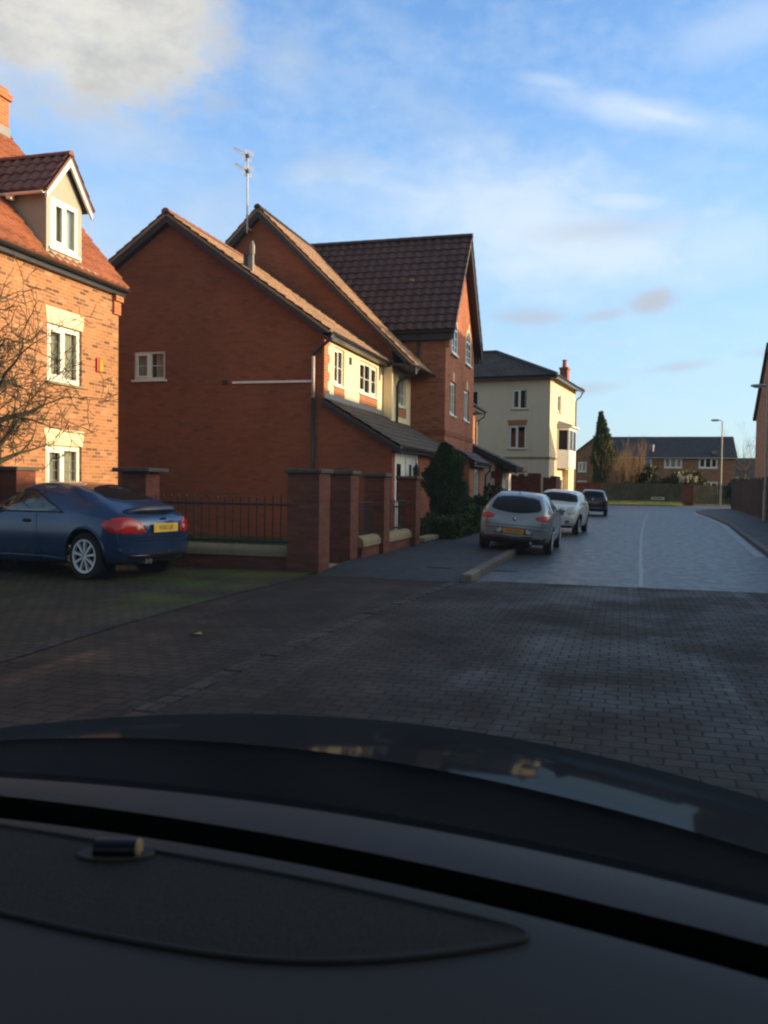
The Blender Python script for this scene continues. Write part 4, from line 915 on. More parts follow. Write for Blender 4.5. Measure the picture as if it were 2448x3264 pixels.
def slate_fn(k):
    o = ocoord(k); n = k.noise(o, 1.2, 5, .6)
    s = k.n('ShaderNodeSeparateXYZ'); k.l(o, s.inputs[0])
    c = k.n('ShaderNodeCombineXYZ'); k.l(k.math('ADD', s.outputs[0], s.outputs[1]), c.inputs[0]); k.l(k.math('MULTIPLY', s.outputs[2], 2.0), c.inputs[1])
    b = k.n('ShaderNodeTexBrick', Color1=(0, 0, 0, 1), Color2=(1, 1, 1, 1), Mortar=(0, 0, 0, 1), Scale=1.0); b.inputs['Mortar Size'].default_value = .02; b.inputs['Brick Width'].default_value = .3; b.inputs['Row Height'].default_value = .3
    k.l(c.outputs[0], b.inputs['Vector'])
    col = k.ramp(b.outputs['Color'], [(0, (.040, .030, .026)), (1, (.064, .047, .039))]); col = k.mix(b.outputs['Fac'], col, (.015, .013, .013, 1))
    col = k.mix(k.mapr(n.outputs[0], .4, .7, 0, .5), col, (.09, .07, .05, 1))
    return prin(k, col, .75, .2, 0, bumpn(k, k.math('SUBTRACT', b.outputs['Color'], b.outputs['Fac']), .6, .02))
M_BRICK_PINK = brick('pinkish_brick', [(0, (.36, .10, .075)), (1, (.46, .14, .10))], (.3, .14, .1))
house_five()

# ------------------------------------------------------------------ garden walls, pillars, railings
def brick_pillar(label, x0, x1, y0, y1, h, cap=0.045, capz=0.07, group='brick gate pillars along the front boundary'):
    t = thing('brick_pillar', label, 'pillar', ((x0 + x1) / 2, (y0 + y1) / 2, 0), group)
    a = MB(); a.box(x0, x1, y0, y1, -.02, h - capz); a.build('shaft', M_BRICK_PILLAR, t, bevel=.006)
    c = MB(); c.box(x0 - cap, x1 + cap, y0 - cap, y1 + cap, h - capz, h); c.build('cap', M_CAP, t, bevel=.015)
brick_pillar('broad brick corner pillar at the right end of the long railings', -5.36, -4.80, 13.34, 13.88, 1.70)
brick_pillar('brick pillar just behind the broad corner pillar, across the gateway', -5.16, -4.70, 14.72, 15.18, 1.70)
brick_pillar('brick pillar between the two short buff-capped walls', -4.95, -4.53, 16.35, 16.78, 1.68)
brick_pillar('farthest slim brick pillar in front of the cream door', -4.86, -4.44, 18.65, 19.05, 1.66)
brick_pillar('brick pillar behind the blue coupe at the left end of the railings', -8.50, -8.02, 13.40, 13.86, 1.69, cap=.12)
brick_pillar('brick pillar at the far left edge below the orange brick house', -10.45, -9.95, 12.5, 13.0, 1.68)
def low_wall(label, x0, x1, y0, y1, hb, hc, along, railing_n=0, rail_label=None):
    t = thing('garden_wall', label, 'wall', ((x0 + x1) / 2, (y0 + y1) / 2, 0), 'low walls between the brick pillars')
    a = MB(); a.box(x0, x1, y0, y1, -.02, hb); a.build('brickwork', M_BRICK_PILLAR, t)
    c = MB(); e = .035
    if along == 'X': c.prism([(x0, y0 - e, hb), (x0, y1 + e, hb)] + [(x0, (y0 + y1) / 2 + (y1 - y0 + 2 * e) / 2 * math.cos(q * .3142), hb + .08 + (hc - hb - .08) * math.sin(q * .3142)) for q in range(11)], (x1 - x0, 0, 0))
    else: c.prism([(x0 - e, y0, hb), (x1 + e, y0, hb)] + [((x0 + x1) / 2 + (x1 - x0 + 2 * e) / 2 * math.cos(q * .3142), y0, hb + .08 + (hc - hb - .08) * math.sin(q * .3142)) for q in range(11)], (0, y1 - y0, 0))
    c.build('coping', M_STONE, t, bevel=.01)
low_wall('long low wall with buff coping under the black railings', -8.02, -5.36, 13.50, 13.74, .22, .41, 'X')
low_wall('short low wall with buff coping, nearer of the two beside the pavement', -4.86, -4.62, 15.18, 16.35, .30, .50, 'Y')
low_wall('short low wall with buff coping, farther of the two beside the pavement', -4.80, -4.56, 16.78, 18.65, .30, .50, 'Y')
low_wall('very low brick wall end with stone coping by the box hedge', -4.80, -4.55, 19.9, 21.6, .12, .22, 'Y')
def railing(label, p0, p1, z0, z1, pitch):
    p0, p1 = Vector(p0), Vector(p1); L = (p1 - p0).length; d = (p1 - p0) / L; n = int(round(L / pitch))
    t = thing('iron_railing', label, 'railing', p0, 'iron railings on the low garden walls')
    for z in (z0 + .06, z1 - .16):
        m = MB(); sd = Vector((-d.y, d.x, 0)) * .008; up = Vector((0, 0, .02)); a, b = p0 + Vector((0, 0, z)), p1 + Vector((0, 0, z))
        m.prism([a - sd - up, a + sd - up, a + sd + up, a - sd + up], b - a); m.build('rail', M_IRON, t)
    for i in range(n):
        q = p0 + d * (L * (i + .5) / n); m = MB(); m.tube([q + Vector((0, 0, z0 - .02)), q + Vector((0, 0, z1 - .06))], .0105, 6)
        m.lathe([(.009, z1 - .07), (.019, z1 - .045), (.008, z1 - .02), (0.0, z1 + .03)], q, n=6); m.build('bar', M_IRON, t)
railing('long black iron railing between the corner pillar and the pillar behind the coupe', (-8.02, 13.62, 0), (-5.36, 13.62, 0), .40, 1.25, .145)
railing('short black iron railing on the nearer buff-capped wall', (-4.74, 15.18, 0), (-4.74, 16.35, 0), .49, 1.15, .14)
railing('short black iron railing on the farther buff-capped wall, before the door', (-4.68, 16.78, 0), (-4.68, 18.65, 0), .49, 1.15, .14)
st = tag(structure(MB().box(-5.12, -4.78, 13.88, 14.72, -.02, .035).build('threshold', M_STONE)), 'pale stone threshold in the gateway between the first two pillars', 'threshold')

def far_wall(label, x0, x1, y0, y1, h, steps=()):
    t = thing('garden_wall', label, 'wall', ((x0 + x1) / 2, y0, 0), 'dark red garden walls by the three-storey house')
    a = MB(); a.box(x0, x1, y0, y1, -.02, h)
    for (s0, s1, hh) in steps: a.box(s0, s1, y0 - .03, y1 + .03, -.02, hh)
    a.build('brickwork', M_BRICK_PILLAR, t)
    c = MB(); c.box(x0 - .03, x1 + .03, y0 - .05, y1 + .05, h + .001, h + .07); c.build('coping', M_BRICK_PILLAR, t)
far_wall('dark red garden wall with a taller pier, left of the oriel bay', -5.6, -3.9, 42.0, 42.25, 1.92, [(-4.5, -3.88, 2.12)])
far_wall('dark red garden wall right of the taller pier, in front of the white porch', -3.55, -3.31, 44.0, 46.9, 1.95, [(-3.95, -3.30, 1.95)])
far_wall('distant red garden wall just right of the three-storey house', -3.3, -1.5, 60.0, 60.25, 1.75)

# ================================================================== across the street and the far end
def right_house():
    X0, X1, Y0, Y1 = 7.0, 15.0, 44.2, 52.2; YR, ZE, ZR = 48.2, 5.5, 8.9
    t = thing('brick_house', 'brown brick house with gable end and chimney at the right edge', 'house', (X0, 48, 0))
    w = MB(); w.poly([(X0, Y0, 0), (X0, Y1, 0), (X0, Y1, ZE), (X0, YR, ZR), (X0, Y0, ZE)]); w.poly([(X1, Y0, 0), (X1, Y1, 0), (X1, Y1, ZE), (X1, YR, ZR), (X1, Y0, ZE)])
    w.poly([(X0, Y0, 0), (X1, Y0, 0), (X1, Y0, ZE), (X0, Y0, ZE)]); w.poly([(X0, Y1, 0), (X1, Y1, 0), (X1, Y1, ZE), (X0, Y1, ZE)]); w.build('wall', M_BRICK_FAR, t, recalc=False)
    r = MB()
    for ye, sg in ((Y0 - .3, 1), (Y1 + .3, -1)):
        a, b = (X0 - .15, ye, ZE - .1), (X1 + .15, ye, ZE - .1)
        if sg < 0: a, b = b, a
        tile_slope(r, a, b, (0, YR - ye, ZR - ZE + .2), .3, .3, .03); slab(r, a, b, (0, YR - ye, ZR - ZE + .2), .08, .01)
    r.build('roof', M_TILE_GREY, t, recalc=False)
    c = MB(); c.box(X0 + .05, X0 + .75, YR - .45, YR + .45, ZR - .6, ZR + .85); c.box(X0, X0 + .8, YR - .5, YR + .5, ZR + .85, ZR + 1.0); ch = c.build('chimney', M_BRICK_FAR, t)
    p = MB(); p.lathe([(.15, ZR + 1.0), (.13, ZR + 1.3), (.15, ZR + 1.35)], (X0 + .4, YR, 0), n=10); p.build('chimney_pot', M_TERRACOTTA, ch)
right_house()
def plain_house(label, X0, X1, Y0, Y1, ZE, ZR, axis='Y', wallm=None, roofm=None):
    t = thing('brick_house', label, 'house', ((X0 + X1) / 2, (Y0 + Y1) / 2, 0))
    w = MB(); w.box(X0, X1, Y0, Y1, -.02, ZE); rf = MB(); o = .3
    if axis == 'Y':
        c = (X0 + X1) / 2
        for y in (Y0, Y1): w.poly([(X0, y, ZE), (X1, y, ZE), (c, y, ZR - .1)])
        tile_slope(rf, (X1 + o, Y0 - o, ZE - .2), (X1 + o, Y1 + o, ZE - .2), (c - X1 - o, 0, ZR - ZE + .2), .33, .33, 0.0); tile_slope(rf, (X0 - o, Y1 + o, ZE - .2), (X0 - o, Y0 - o, ZE - .2), (c - X0 + o, 0, ZR - ZE + .2), .33, .33, 0.0)
    else:
        c = (Y0 + Y1) / 2
        for x in (X0, X1): w.poly([(x, Y0, ZE), (x, Y1, ZE), (x, c, ZR - .1)])
        tile_slope(rf, (X0 - o, Y0 - o, ZE - .2), (X1 + o, Y0 - o, ZE - .2), (0, c - Y0 + o, ZR - ZE + .2), .33, .33, 0.0); tile_slope(rf, (X1 + o, Y1 + o, ZE - .2), (X0 - o, Y1 + o, ZE - .2), (0, c - Y1 - o, ZR - ZE + .2), .33, .33, 0.0)
    w.build('wall', wallm or M_BRICK_FAR, t, recalc=False); rf.build('roof', roofm or M_TILE_GREY, t, recalc=False)
    return t
# out of the frame to the right: the houses and garages whose shade lies over the street
plain_house('brick house across the street, its long roof shading the pedimented house', 8.2, 16.2, 31.5, 42.0, 5.3, 10.6, 'Y')
plain_house('low brick garage block across the street from the driveway', 8.6, 14.6, -14.0, 23.4, 2.6, 5.75, 'Y')
plain_house('smaller brick house across the street, opposite the lean-to porch', 8.6, 14.6, 24.4, 31.2, 4.6, 7.6, 'Y')

M_REFLECT_WALL = plain('dark_reflection_wall', (.028, .030, .034), .8)  # unseen dark house walls, added to darken reflections in the parked cars
plain_house('dark clad house behind the camera on the left side of the street', -30, -6.5, -34, -22, 5.2, 9.4, 'X', M_REFLECT_WALL)
plain_house('dark clad house behind the camera on the right side of the street', 6.5, 26, -38, -26, 5.2, 9.4, 'X', M_REFLECT_WALL)

def far_terrace():
    Y = 99.0; t = thing('terraced_house', 'long brown brick terrace with dark slate roof across the street end', 'house', (4, Y, 0))
    X0, X1, ZE, ZR = -2.2, 11.3, 4.95, 7.3
    w = MB(); o, r, n = (X0, Y, 0), (1, 0, 0), (0, -1, 0)
    up = [(4.15, 5.0, 3.75, 4.85), (6.3, 8.15, 3.75, 4.85), (9.85, 11.75, 3.75, 4.85)]
    dn = [(4.2, 5.2, 1.0, 2.3), (6.2, 7.0, 1.0, 2.3), (9.85, 11.8, 1.0, 2.3)]
    wall_panel(w, o, r, n, X1 - X0, ZE, up + dn)
    for x in (X0, X1): w.poly([(x, Y, 0), (x, Y + 8, 0), (x, Y + 8, ZE), (x, Y + 4, ZR), (x, Y, ZE)])
    w.build('wall', M_BRICK_FAR, t, recalc=False)
    for i, h in enumerate(up + dn): window(t, o, r, n, *h, 3 if h[1] - h[0] > 1.5 else 1, curtain=(.0, 1.0, 0, 0, 0, 0)[i], fw=.12, depth=.05)
    rf = MB(); tile_slope(rf, (X0 - .2, Y - .35, ZE - .1), (X1 + .2, Y - .35, ZE - .1), (0, 4.35, ZR - ZE + .15), .33, .3, 0.02); slab(rf, (X0 - .2, Y - .35, ZE - .1), (X1 + .2, Y - .35, ZE - .1), (0, 4.35, ZR - ZE + .15), .1, .01)
    tile_slope(rf, (X1 + .2, Y + 8.35, ZE - .1), (X0 - .2, Y + 8.35, ZE - .1), (0, -4.35, ZR - ZE + .15), .33, .3, 0.0); rf.build('roof', M_TILE_SLATE, t, recalc=False)
    g = MB(); gutter(g, (X0 - .2, Y - .4, ZE - .1), (X1 + .2, Y - .4, ZE - .1), .07); g.build('gutter', M_WHITE, t, recalc=False)
    f = MB(); f.lathe([(.11, 5.2), (.11, 6.0), (.16, 6.02), (.16, 6.3)], (2.9, Y + .9, 0), n=8); f.build('flue', M_METAL, t)
    f = MB(); f.box(9.0, 9.5, Y + .4, Y + .8, 5.35, 5.62); f.build('roof_vent', M_LEAD, t)
    # gabled wing on the left
    a0, a1, c, zz = -6.0, -.4, -3.2, 7.0
    g = MB(); yy = Y - 2.0; wall_panel(g, (a0, yy, 0), r, n, a1 - a0, 4.4, [(1.05, 1.95, 3.2, 4.3), (1.0, 2.0, 1.0, 2.25)]); g.poly([(a0, yy, 4.4), (a1, yy, 4.4), (a1, yy, 4.75), (c, yy, zz), (a0, yy, 4.75)])
    g.poly([(a0, yy, 0), (a0, yy + 8, 0), (a0, yy + 8, 4.75), (a0, yy, 4.75)]); wo = g.build('wing', M_BRICK_FAR, t, recalc=False)
    for h in ((1.05, 1.95, 3.2, 4.3), (1.0, 2.0, 1.0, 2.25)): window(wo, (a0, yy, 0), r, n, *h, 2, fw=.12, depth=.05, curtain=.3)
    rr = MB(); tile_slope(rr, (a1 + .3, yy - .2, 4.55), (a1 + .3, yy + 8, 4.55), (c - a1 - .3, 0, zz - 4.5), .33, .3, 0); tile_slope(rr, (a0 - .3, yy + 8, 4.55), (a0 - .3, yy - .2, 4.55), (c - a0 + .3, 0, zz - 4.5), .33, .3, 0); slab(rr, (a0 - .3, yy - .2, 4.55), (a0 - .3, yy + 8, 4.55), (c - a0 + .3, 0, zz - 4.5), .12, .01)
    rr.build('wing_roof', M_TILE_SLATE, wo, recalc=False)
M_TILE_SLATE = tilemat('dark_slate', (.026, .022, .021), (.040, .034, .032), 0, .3, .5)
far_terrace()
plain_house('low brown brick outbuilding left of the distant terrace, beside the three-storey house', -9.2, -6.3, 97.5, 104, 4.4, 5.6, 'X')
plain_house('dark-roofed distant house partly hidden by the brown house at the right edge', 11.9, 22, 108, 116, 2.6, 5.3, 'X')

# ------------------------------------------------------------------ aerial, lamps, fences, sign
def aerial():
    x, y = -11.78, 25.66
    t = thing('tv_aerial', 'double television aerial on a pale mast fixed to the tall gabled house', 'aerial', (x, y, 9.5))
    m = MB(); m.tube([(x, y, 9.42), (x, y, 11.95)], .026, 8); m.build('mast', M_METAL_PALE, t, smooth=True)
    b = MB(); b.box(x - .05, x + .05, y, y + .32, 9.55, 9.60); b.box(x - .05, x + .05, y, y + .32, 9.95, 10.0); b.build('bracket', M_METAL, t)
    d = Vector((-.62, .40, .42)).normalized(); s = d.cross(Vector((0, 0, 1))).normalized(); u = s.cross(d)
    for z, L in ((11.86, .95), (11.38, .85)):
        c = Vector((x, y, z)); a = MB(); a.tube([c - d * .12, c + d * L], .015, 6)
        for i in range(11):
            p = c + d * (.16 + i * (L - .18) / 10); h = .11 - i * .004
            a.tube([p - s * h, p + s * h], .009, 4); a.tube([p - u * .05, p + u * .05], .005, 4)
        for k in range(-3, 4):
            for sg in (1, -1):
                q = c - d * .02 + u * (.03 * sg + k * .0) ; a.tube([q + u * sg * (.02 + .035 * abs(k)) - s * .19, q + u * sg * (.02 + .035 * abs(k)) + s * .19], .009, 4)
        a.box(x - .05, x + .05, y - .05, y + .05, z - .06, z + .06)
        a.build('antenna', M_ALU_DULL, t)
M_ALU_DULL = plain('dull_aluminium', (.16, .17, .20), .5, metal=.5)
M_METAL_PALE = plain('pale_galvanised_mast', (.55, .53, .52), .55)
aerial()

def street_lamp(label, x, y, h, out):
    t = thing('street_lamp', label, 'street lamp', (x, y, .1), 'street lamps along the right pavement')
    p = MB(); p.lathe([(.085, .06), (.085, 1.4), (.055, 1.45), (.045, h - .12)], (x, y, 0), n=12); p.tube([(x, y, h - .13), (x - out * .12, y, h - .02), (x - out * .32, y, h)], .028, 8); p.build('column', M_LAMP_POST, t, autosmooth=30)
    l = MB(); cx = x - out * .52
    l.grid(lambda u, v: (cx + (u - .5) * .62, y + .13 * math.cos(v * 2 * math.pi) * math.sin(math.pi * (.12 + .76 * u)) ** .5, h + .01 + .075 * math.sin(v * 2 * math.pi) * math.sin(math.pi * (.12 + .76 * u)) ** .5), 8, 12)
    l.build('lamp_head', plain('grey_lamp_housing', (.36, .34, .31), .5), t, smooth=True)
    g = MB(); g.box(cx - .18, cx + .18, y - .08, y + .08, h - .085, h - .055); g.build('lens', plain('frosted_lens', (.5, .5, .48), .3), t)
street_lamp('nearer tall street lamp at the right edge beside the brown house', 5.98, 41.3, 6.05, .75)
street_lamp('farther street lamp standing in front of the distant terrace', 7.08, 70.6, 6.75, 1)

def wood(name, col):
    def fn(k):
        o = ocoord(k); mp = k.n('ShaderNodeMapping'); mp.inputs['Scale'].default_value = (6, 6, .8); k.l(o, mp.inputs[0])
        n = k.noise(mp.outputs[0], 2.2, 5, .65); n2 = k.noise(o, .8, 3, .6)
        c = k.mix(k.mapr(n.outputs[0], .3, .7), (col[0] * .55, col[1] * .55, col[2] * .55, 1), (col[0] * 1.25, col[1] * 1.25, col[2] * 1.25, 1))
        c = k.mix(k.mapr(n2.outputs[0], .4, .7, 0, .6), c, (col[0] * .5, col[1] * .6, col[2] * .5, 1))
        return prin(k, c, .88, .3, 0, bumpn(k, n.outputs[0], .4, .01))
    return mat(name, fn)
M_FENCE = wood('weathered_fence_wood', (.095, .075, .052)); M_FENCE_RED = wood('red_brown_fence_wood', (.085, .045, .034)); M_GATE = wood('tan_gate_wood', (.20, .135, .072))
def board_fence(name, label, p0, p1, h, m, bw=.14, cat='fence', panel=1.83, z0=0.0):
    p0, p1 = Vector(p0), Vector(p1); L = (p1 - p0).length; d = (p1 - p0) / L; nr = Vector((d.y, -d.x, 0))
    t = thing(name, label, cat, p0); r = random.Random(len(label)); np_ = max(1, round(L / panel))
    for i in range(np_):
        b = MB(); a0, a1 = L * i / np_ + .05, L * (i + 1) / np_ - .05; n = max(1, round((a1 - a0) / bw)); hh = h - r.random() * .06
        for j in range(n):
            s0, s1 = a0 + (a1 - a0) * j / n, a0 + (a1 - a0) * (j + .93) / n; o = (.0 if j % 2 else .018)
            b.obox(p0, d, nr, s0, s1, o, o + .018, z0 + .04, hh - r.random() * .02)
        b.obox(p0, d, nr, a0, a1, -.04, -.002, .4, .48); b.obox(p0, d, nr, a0, a1, -.04, -.002, h - .4, h - .32)
        b.build('panel', m, t)
    for i in range(np_ + 1):
        a = L * i / np_; b = MB(); b.obox(p0, d, nr, a - .05, a + .05, -.05, .05, 0, h + .05); b.build('post', m, t)
board_fence('wooden_fence', 'long weathered wooden fence behind the grass verge at the end of the street', (-9, 88.0, 0), (5.5, 88.4, 0), 2.0, M_FENCE, panel=2.4)
board_fence('wooden_fence', 'dark close-board wooden fence along the right-hand pavement', (7.6, 68.0, 0), (5.9, 33.0, 0), 2.05, M_FENCE_RED)
board_fence('wooden_gate', 'tan wooden double gate between the red pillar and the far street lamp', (6.35, 88.3, 0), (8.5, 88.5, 0), 1.9, M_GATE, .18, 'gate', 1.07)
board_fence('wooden_fence', 'short wooden fence to the right of the tan gate', (8.7, 88.5, 0), (17, 86.5, 0), 1.9, M_FENCE, panel=2.4)
board_fence('wooden_fence', 'tall close-board fence across the street from the red brick houses, outside the view', (6.0, 32.9, 0), (6.0, -10, 0), 2.3, M_FENCE_RED)
def red_pillar(label, x, y, w, h):
    t = thing('brick_pillar', label, 'pillar', (x, y, 0)); a = MB(); a.box(x - w / 2, x + w / 2, y - w / 2, y + w / 2, 0, h); a.build('shaft', M_BRICK_PILLAR, t)
    c = MB(); c.box(x - w / 2 - .04, x + w / 2 + .04, y - w / 2 - .04, y + w / 2 + .04, h, h + .07); c.build('cap', M_BRICK_PILLAR, t)
red_pillar('dark red brick pillar at the right end of the distant fence', 5.45, 82.3, .95, 1.75)
def street_sign():
    x, y = 3.05, 86.0; t = thing('street_sign', 'low white street name plate on two short posts before the distant fence', 'sign', (x, y, 0))
    p = MB(); p.box(x - .6, x + .6, y - .02, y, .42, .68); p.build('plate', plain('dull_white_plate', (.34, .35, .34), .5), t)
    b = MB(); r = random.Random(5); a = x - .46
    while a < x + .44:
        w = .045 + r.random() * .03; b.box(a, a + w, y - .024, y - .0205, .49 + r.random() * .02, .61); a += w + .03
    b.build('lettering', M_BLACK, t)
    for q in (-.5, .5): m = MB(); m.box(x + q - .04, x + q + .04, y, y + .06, 0, .66); m.build('post', M_BLACK, t)
street_sign()

# ------------------------------------------------------------------ plants
def leaf_mat(name, a, b):
    def fn(k):
        o = ocoord(k); n = k.noise(o, 2.6, 3, .6); n2 = k.noise(o, 19, 2, .5)
        c = k.mix(k.mapr(n.outputs[0], .35, .65), (*a, 1), (*b, 1)); c = k.mix(k.mapr(n2.outputs[0], .35, .7, 0, .55), c, (a[0] * .6, a[1] * .6, a[2] * .5, 1))
        return prin(k, c, .75, .3)
    return mat(name, fn)
M_CONIFER = leaf_mat('dark_conifer_leaf', (.026, .052, .022), (.058, .095, .034)); M_CONIFER_FAR = leaf_mat('far_conifer_leaf', (.045, .066, .026), (.11, .135, .045))
M_HEDGE = leaf_mat('box_hedge_leaf', (.030, .055, .014), (.065, .10, .024)); M_SHRUB = leaf_mat('dull_shrub_leaf', (.038, .045, .023), (.075, .082, .036)); M_OLIVE = leaf_mat('olive_shrub_leaf', (.06, .068, .025), (.11, .115, .04))
M_BARK = plain('lichened_bark', (.085, .072, .042), .95, var=.45, scale=12); M_TWIG_TAN = plain('tan_twigs', (.27, .17, .085), .95, var=.3, scale=5); M_BARK_DK = plain('dark_bark', (.05, .04, .03), .95)
M_BARK_LICHEN = plain('dark_lichened_bark', (.038, .036, .019), .95, var=.5, scale=5); M_PLUME = plain('pale_plume', (.55, .47, .34), .95)
def leaf(mb, p, d, w, l, rng):
    d = d.normalized(); s = d.orthogonal().normalized(); a = rng.random() * 6.28; s = (s * math.cos(a) + d.cross(s) * math.sin(a)) * w
    mb.add([p - s * .5, p + s * .5, p + d * l + s * .28, p + d * l - s * .28], [(0, 1, 2, 3)])
def foliage(name, t, m, n, sampler, w, l, seed):
    rng = random.Random(seed); mb = MB()
    for _ in range(n):
        p, d = sampler(rng); k = .6 + rng.random() * .8; leaf(mb, p, d, w * k, l * k, rng)
    return mb.build(name, m, t, recalc=False)
def rv(r): 
    v = Vector((r.gauss(0, 1), r.gauss(0, 1), r.gauss(0, 1))); return v.normalized()
def columnar(label, x, y, z0, h, rad, n, m, seed, cat='conifer', group=None, w=.05, l=.13, lean=0.0, point=.55):
    t = thing('conifer', label, cat, (x, y, 0), group); rr = random.Random(seed); bumps = [(rr.uniform(0, 6.28), rr.uniform(.1, .95), rr.uniform(.12, .34), rr.uniform(.10, .26)) for _ in range(26)]
    def prof(f): return (min(1, f / .12) ** .6) * (1 - max(0, (f - .35) / .65) ** 1.7) ** point if f < 1 else 0
    def smp(r):
        f = r.random() ** .85; a = r.random() * 6.283; R = prof(f) * rad
        for ba, bf, am, sz in bumps:
            da = abs((a - ba + math.pi) % (2 * math.pi) - math.pi); q = (da / 1.0) ** 2 + ((f - bf) / sz) ** 2
            if q < 1: R *= 1 + am * (1 - q) * 1.6
        q = (1 - r.random() ** 2.2 * .55) * (1 + r.gauss(0, .09)); p = Vector((x + R * q * math.cos(a) + lean * f, y + R * q * math.sin(a), z0 + h * f))
        return p, Vector((math.cos(a) * .5, math.sin(a) * .5, .9)) + rv(r) * .45
    foliage('crown', t, m, n, smp, w, l, seed)
    k = MB(); k.tube([(x, y, -.02), (x, y, z0 + h * .5), (x, y, z0 + h * .92)], [rad * .12, rad * .09, rad * .02], 8); k.build('trunk', M_BARK_DK, t, smooth=True)
    core = MB(); core.lathe([(max(.01, prof(i / 10) * rad * .62), z0 + h * i / 10) for i in range(11)], (x, y, 0), n=12); core.build('inner_foliage', m, t, smooth=True)
columnar('broad dark green columnar conifer beside the lean-to porch', -4.70, 22.9, .12, 2.42, .275, 15000, M_CONIFER, 11, w=.026, l=.085, point=.58)
columnar('tall distant dark conifer left of the bare tan tree at the end of the street', -2.35, 92.0, .5, 8.6, .50, 6500, M_CONIFER_FAR, 12, w=.11, l=.28, point=.95, lean=-.15)
def hedge(label, x0, x1, y0, y1, h, n, m, seed, name='box_hedge', cat='hedge', w=.035, l=.05, group=None, rough=.05):
    t = thing(name, label, cat, ((x0 + x1) / 2, (y0 + y1) / 2, 0), group)
    def smp(r):
        f = r.random(); X, Y, Z = r.uniform(x0, x1), r.uniform(y0, y1), r.uniform(.02, h); s = r.random()
        ax, ay = (y1 - y0) * h * 2, (x1 - x0) * h * 2; az = (x1 - x0) * (y1 - y0); tot = ax + ay + az; s *= tot; nrm = Vector((0, 0, 1))
        if s < ax: X = x0 if r.random() < .5 else x1; nrm = Vector((1 if X == x1 else -1, 0, 0))
        elif s < ax + ay: Y = y0 if r.random() < .5 else y1; nrm = Vector((0, 1 if Y == y1 else -1, 0))
        else: Z = h
        wob = rough * (math.sin(X * 5.1 + Z * 4) + math.sin(Y * 4.3 + 1.2) + math.sin(X * 9 + Y * 7 + Z * 8) * .6)
        p = Vector((X, Y, Z)) + nrm * (wob + r.gauss(0, .02)); 
        e = min(h - Z, .1) if nrm.z == 0 else .1
        return p, nrm + rv(r) * .9
    foliage('foliage', t, m, n, smp, w, l, seed)
    c = MB(); q = .05 + rough; c.box(x0 + q, x1 - q, y0 + q, y1 - q, 0, h - q); c.build('inner_foliage', m, t)
hedge('low clipped box hedge at the foot of the broad conifer', -4.92, -4.12, 21.5, 25.6, .60, 9000, M_HEDGE, 21, w=.045, l=.06)
hedge('rough green hedge behind the silver hatchback', -5.1, -4.1, 26.2, 33.5, .95, 8000, M_HEDGE, 22, w=.055, l=.08, rough=.09)
def blob_shrub(label, x, y, z, rx, ry, rz, n, m, seed, name='shrub', cat='shrub', w=.1, l=.16, group=None):
    t = thing(name, label, cat, (x, y, 0), group); rr = random.Random(seed); cl = [(rv(rr), rr.uniform(.35, .6)) for _ in range(14)]
    def smp(r):
        c, s = cl[r.randrange(14)]; v = rv(r); q = c * .62 + v * s * (.55 + .5 * r.random()); p = Vector((x + q.x * rx, y + q.y * ry, max(.03, z + q.z * rz)))
        return p, v + Vector((0, 0, .3)) + rv(r) * .6
    foliage('foliage', t, m, n, smp, w, l, seed)
    s = MB(); r2 = random.Random(seed + 1)
    for _ in range(6):
        e = rv(r2); s.tube([(x, y, -.03), (x + e.x * rx * .3, y + e.y * ry * .3, z), (x + e.x * rx * .7, y + e.y * ry * .7, z + abs(e.z) * rz * .7)], [.04, .03, .012], 5)
    s.build('stems', M_BARK_DK, t)
blob_shrub('dull green shrub below the downpipe of the brick bay', -5.1, 35.4, .7, .8, .9, .75, 2600, M_SHRUB, 31, w=.07, l=.1)
blob_shrub('dark bush left of the bare tan tree\'s right side, under the terrace windows', 1.55, 93.5, 2.0, 1.7, 1.4, 2.1, 3200, M_SHRUB, 32, w=.16, l=.24)
blob_shrub('wide dark bush below the curtained terrace window', 3.6, 91.5, 1.4, 1.7, 1.4, 1.35, 3200, M_SHRUB, 33, w=.15, l=.22)
blob_shrub('lighter olive bush between the curtained window and the red pillar', 6.1, 91.0, 1.7, 1.9, 1.4, 1.6, 3000, M_OLIVE, 34, w=.15, l=.22)
blob_shrub('dark bush overhanging the right-hand fence near the far lamp', 8.9, 72.0, 1.3, 1.3, 2.0, 1.1, 3000, M_SHRUB, 35, w=.13, l=.2)
blob_shrub('low bush at the foot of the distant fence, left of the street sign', 0.4, 89.2, 1.0, 1.7, .7, 1.2, 2000, M_SHRUB, 36, w=.13, l=.2)
def plumes():
    x, y = 5.9, 89.6; t = thing('pampas_grass', 'pampas grass with pale plumes above the distant fence', 'grass clump', (x, y, 0)); r = random.Random(8)
    s = MB(); p = MB()
    for _ in range(9):
        a = Vector((x + r.uniform(-.8, .8), y + r.uniform(-.3, .3), r.uniform(2.2, 2.75))); s.tube([(x + r.uniform(-.1, .1), y, 0), a], .012, 4)
        for _ in range(40): leaf(p, a + Vector((0, 0, r.uniform(-.15, .35))) + rv(r) * .09, rv(r) + Vector((0, 0, 1)), .06, .16, r)
    s.build('stems', M_TWIG_TAN, t); p.build('plumes', M_PLUME, t, recalc=False)
plumes()
def grass_blades(name, x0, x1, y0, y1, n, h, seed, z=.03):
    r = random.Random(seed); mb = MB()
    for _ in range(n): leaf(mb, Vector((r.uniform(x0, x1), r.uniform(y0, y1), z)), Vector((r.gauss(0, .35), r.gauss(0, .35), 1)), .016, h * r.uniform(.5, 1.3), r)
    return structure(mb.build(name, M_VERGE if 'verge' in name else M_HEDGE, recalc=False), 'stuff')
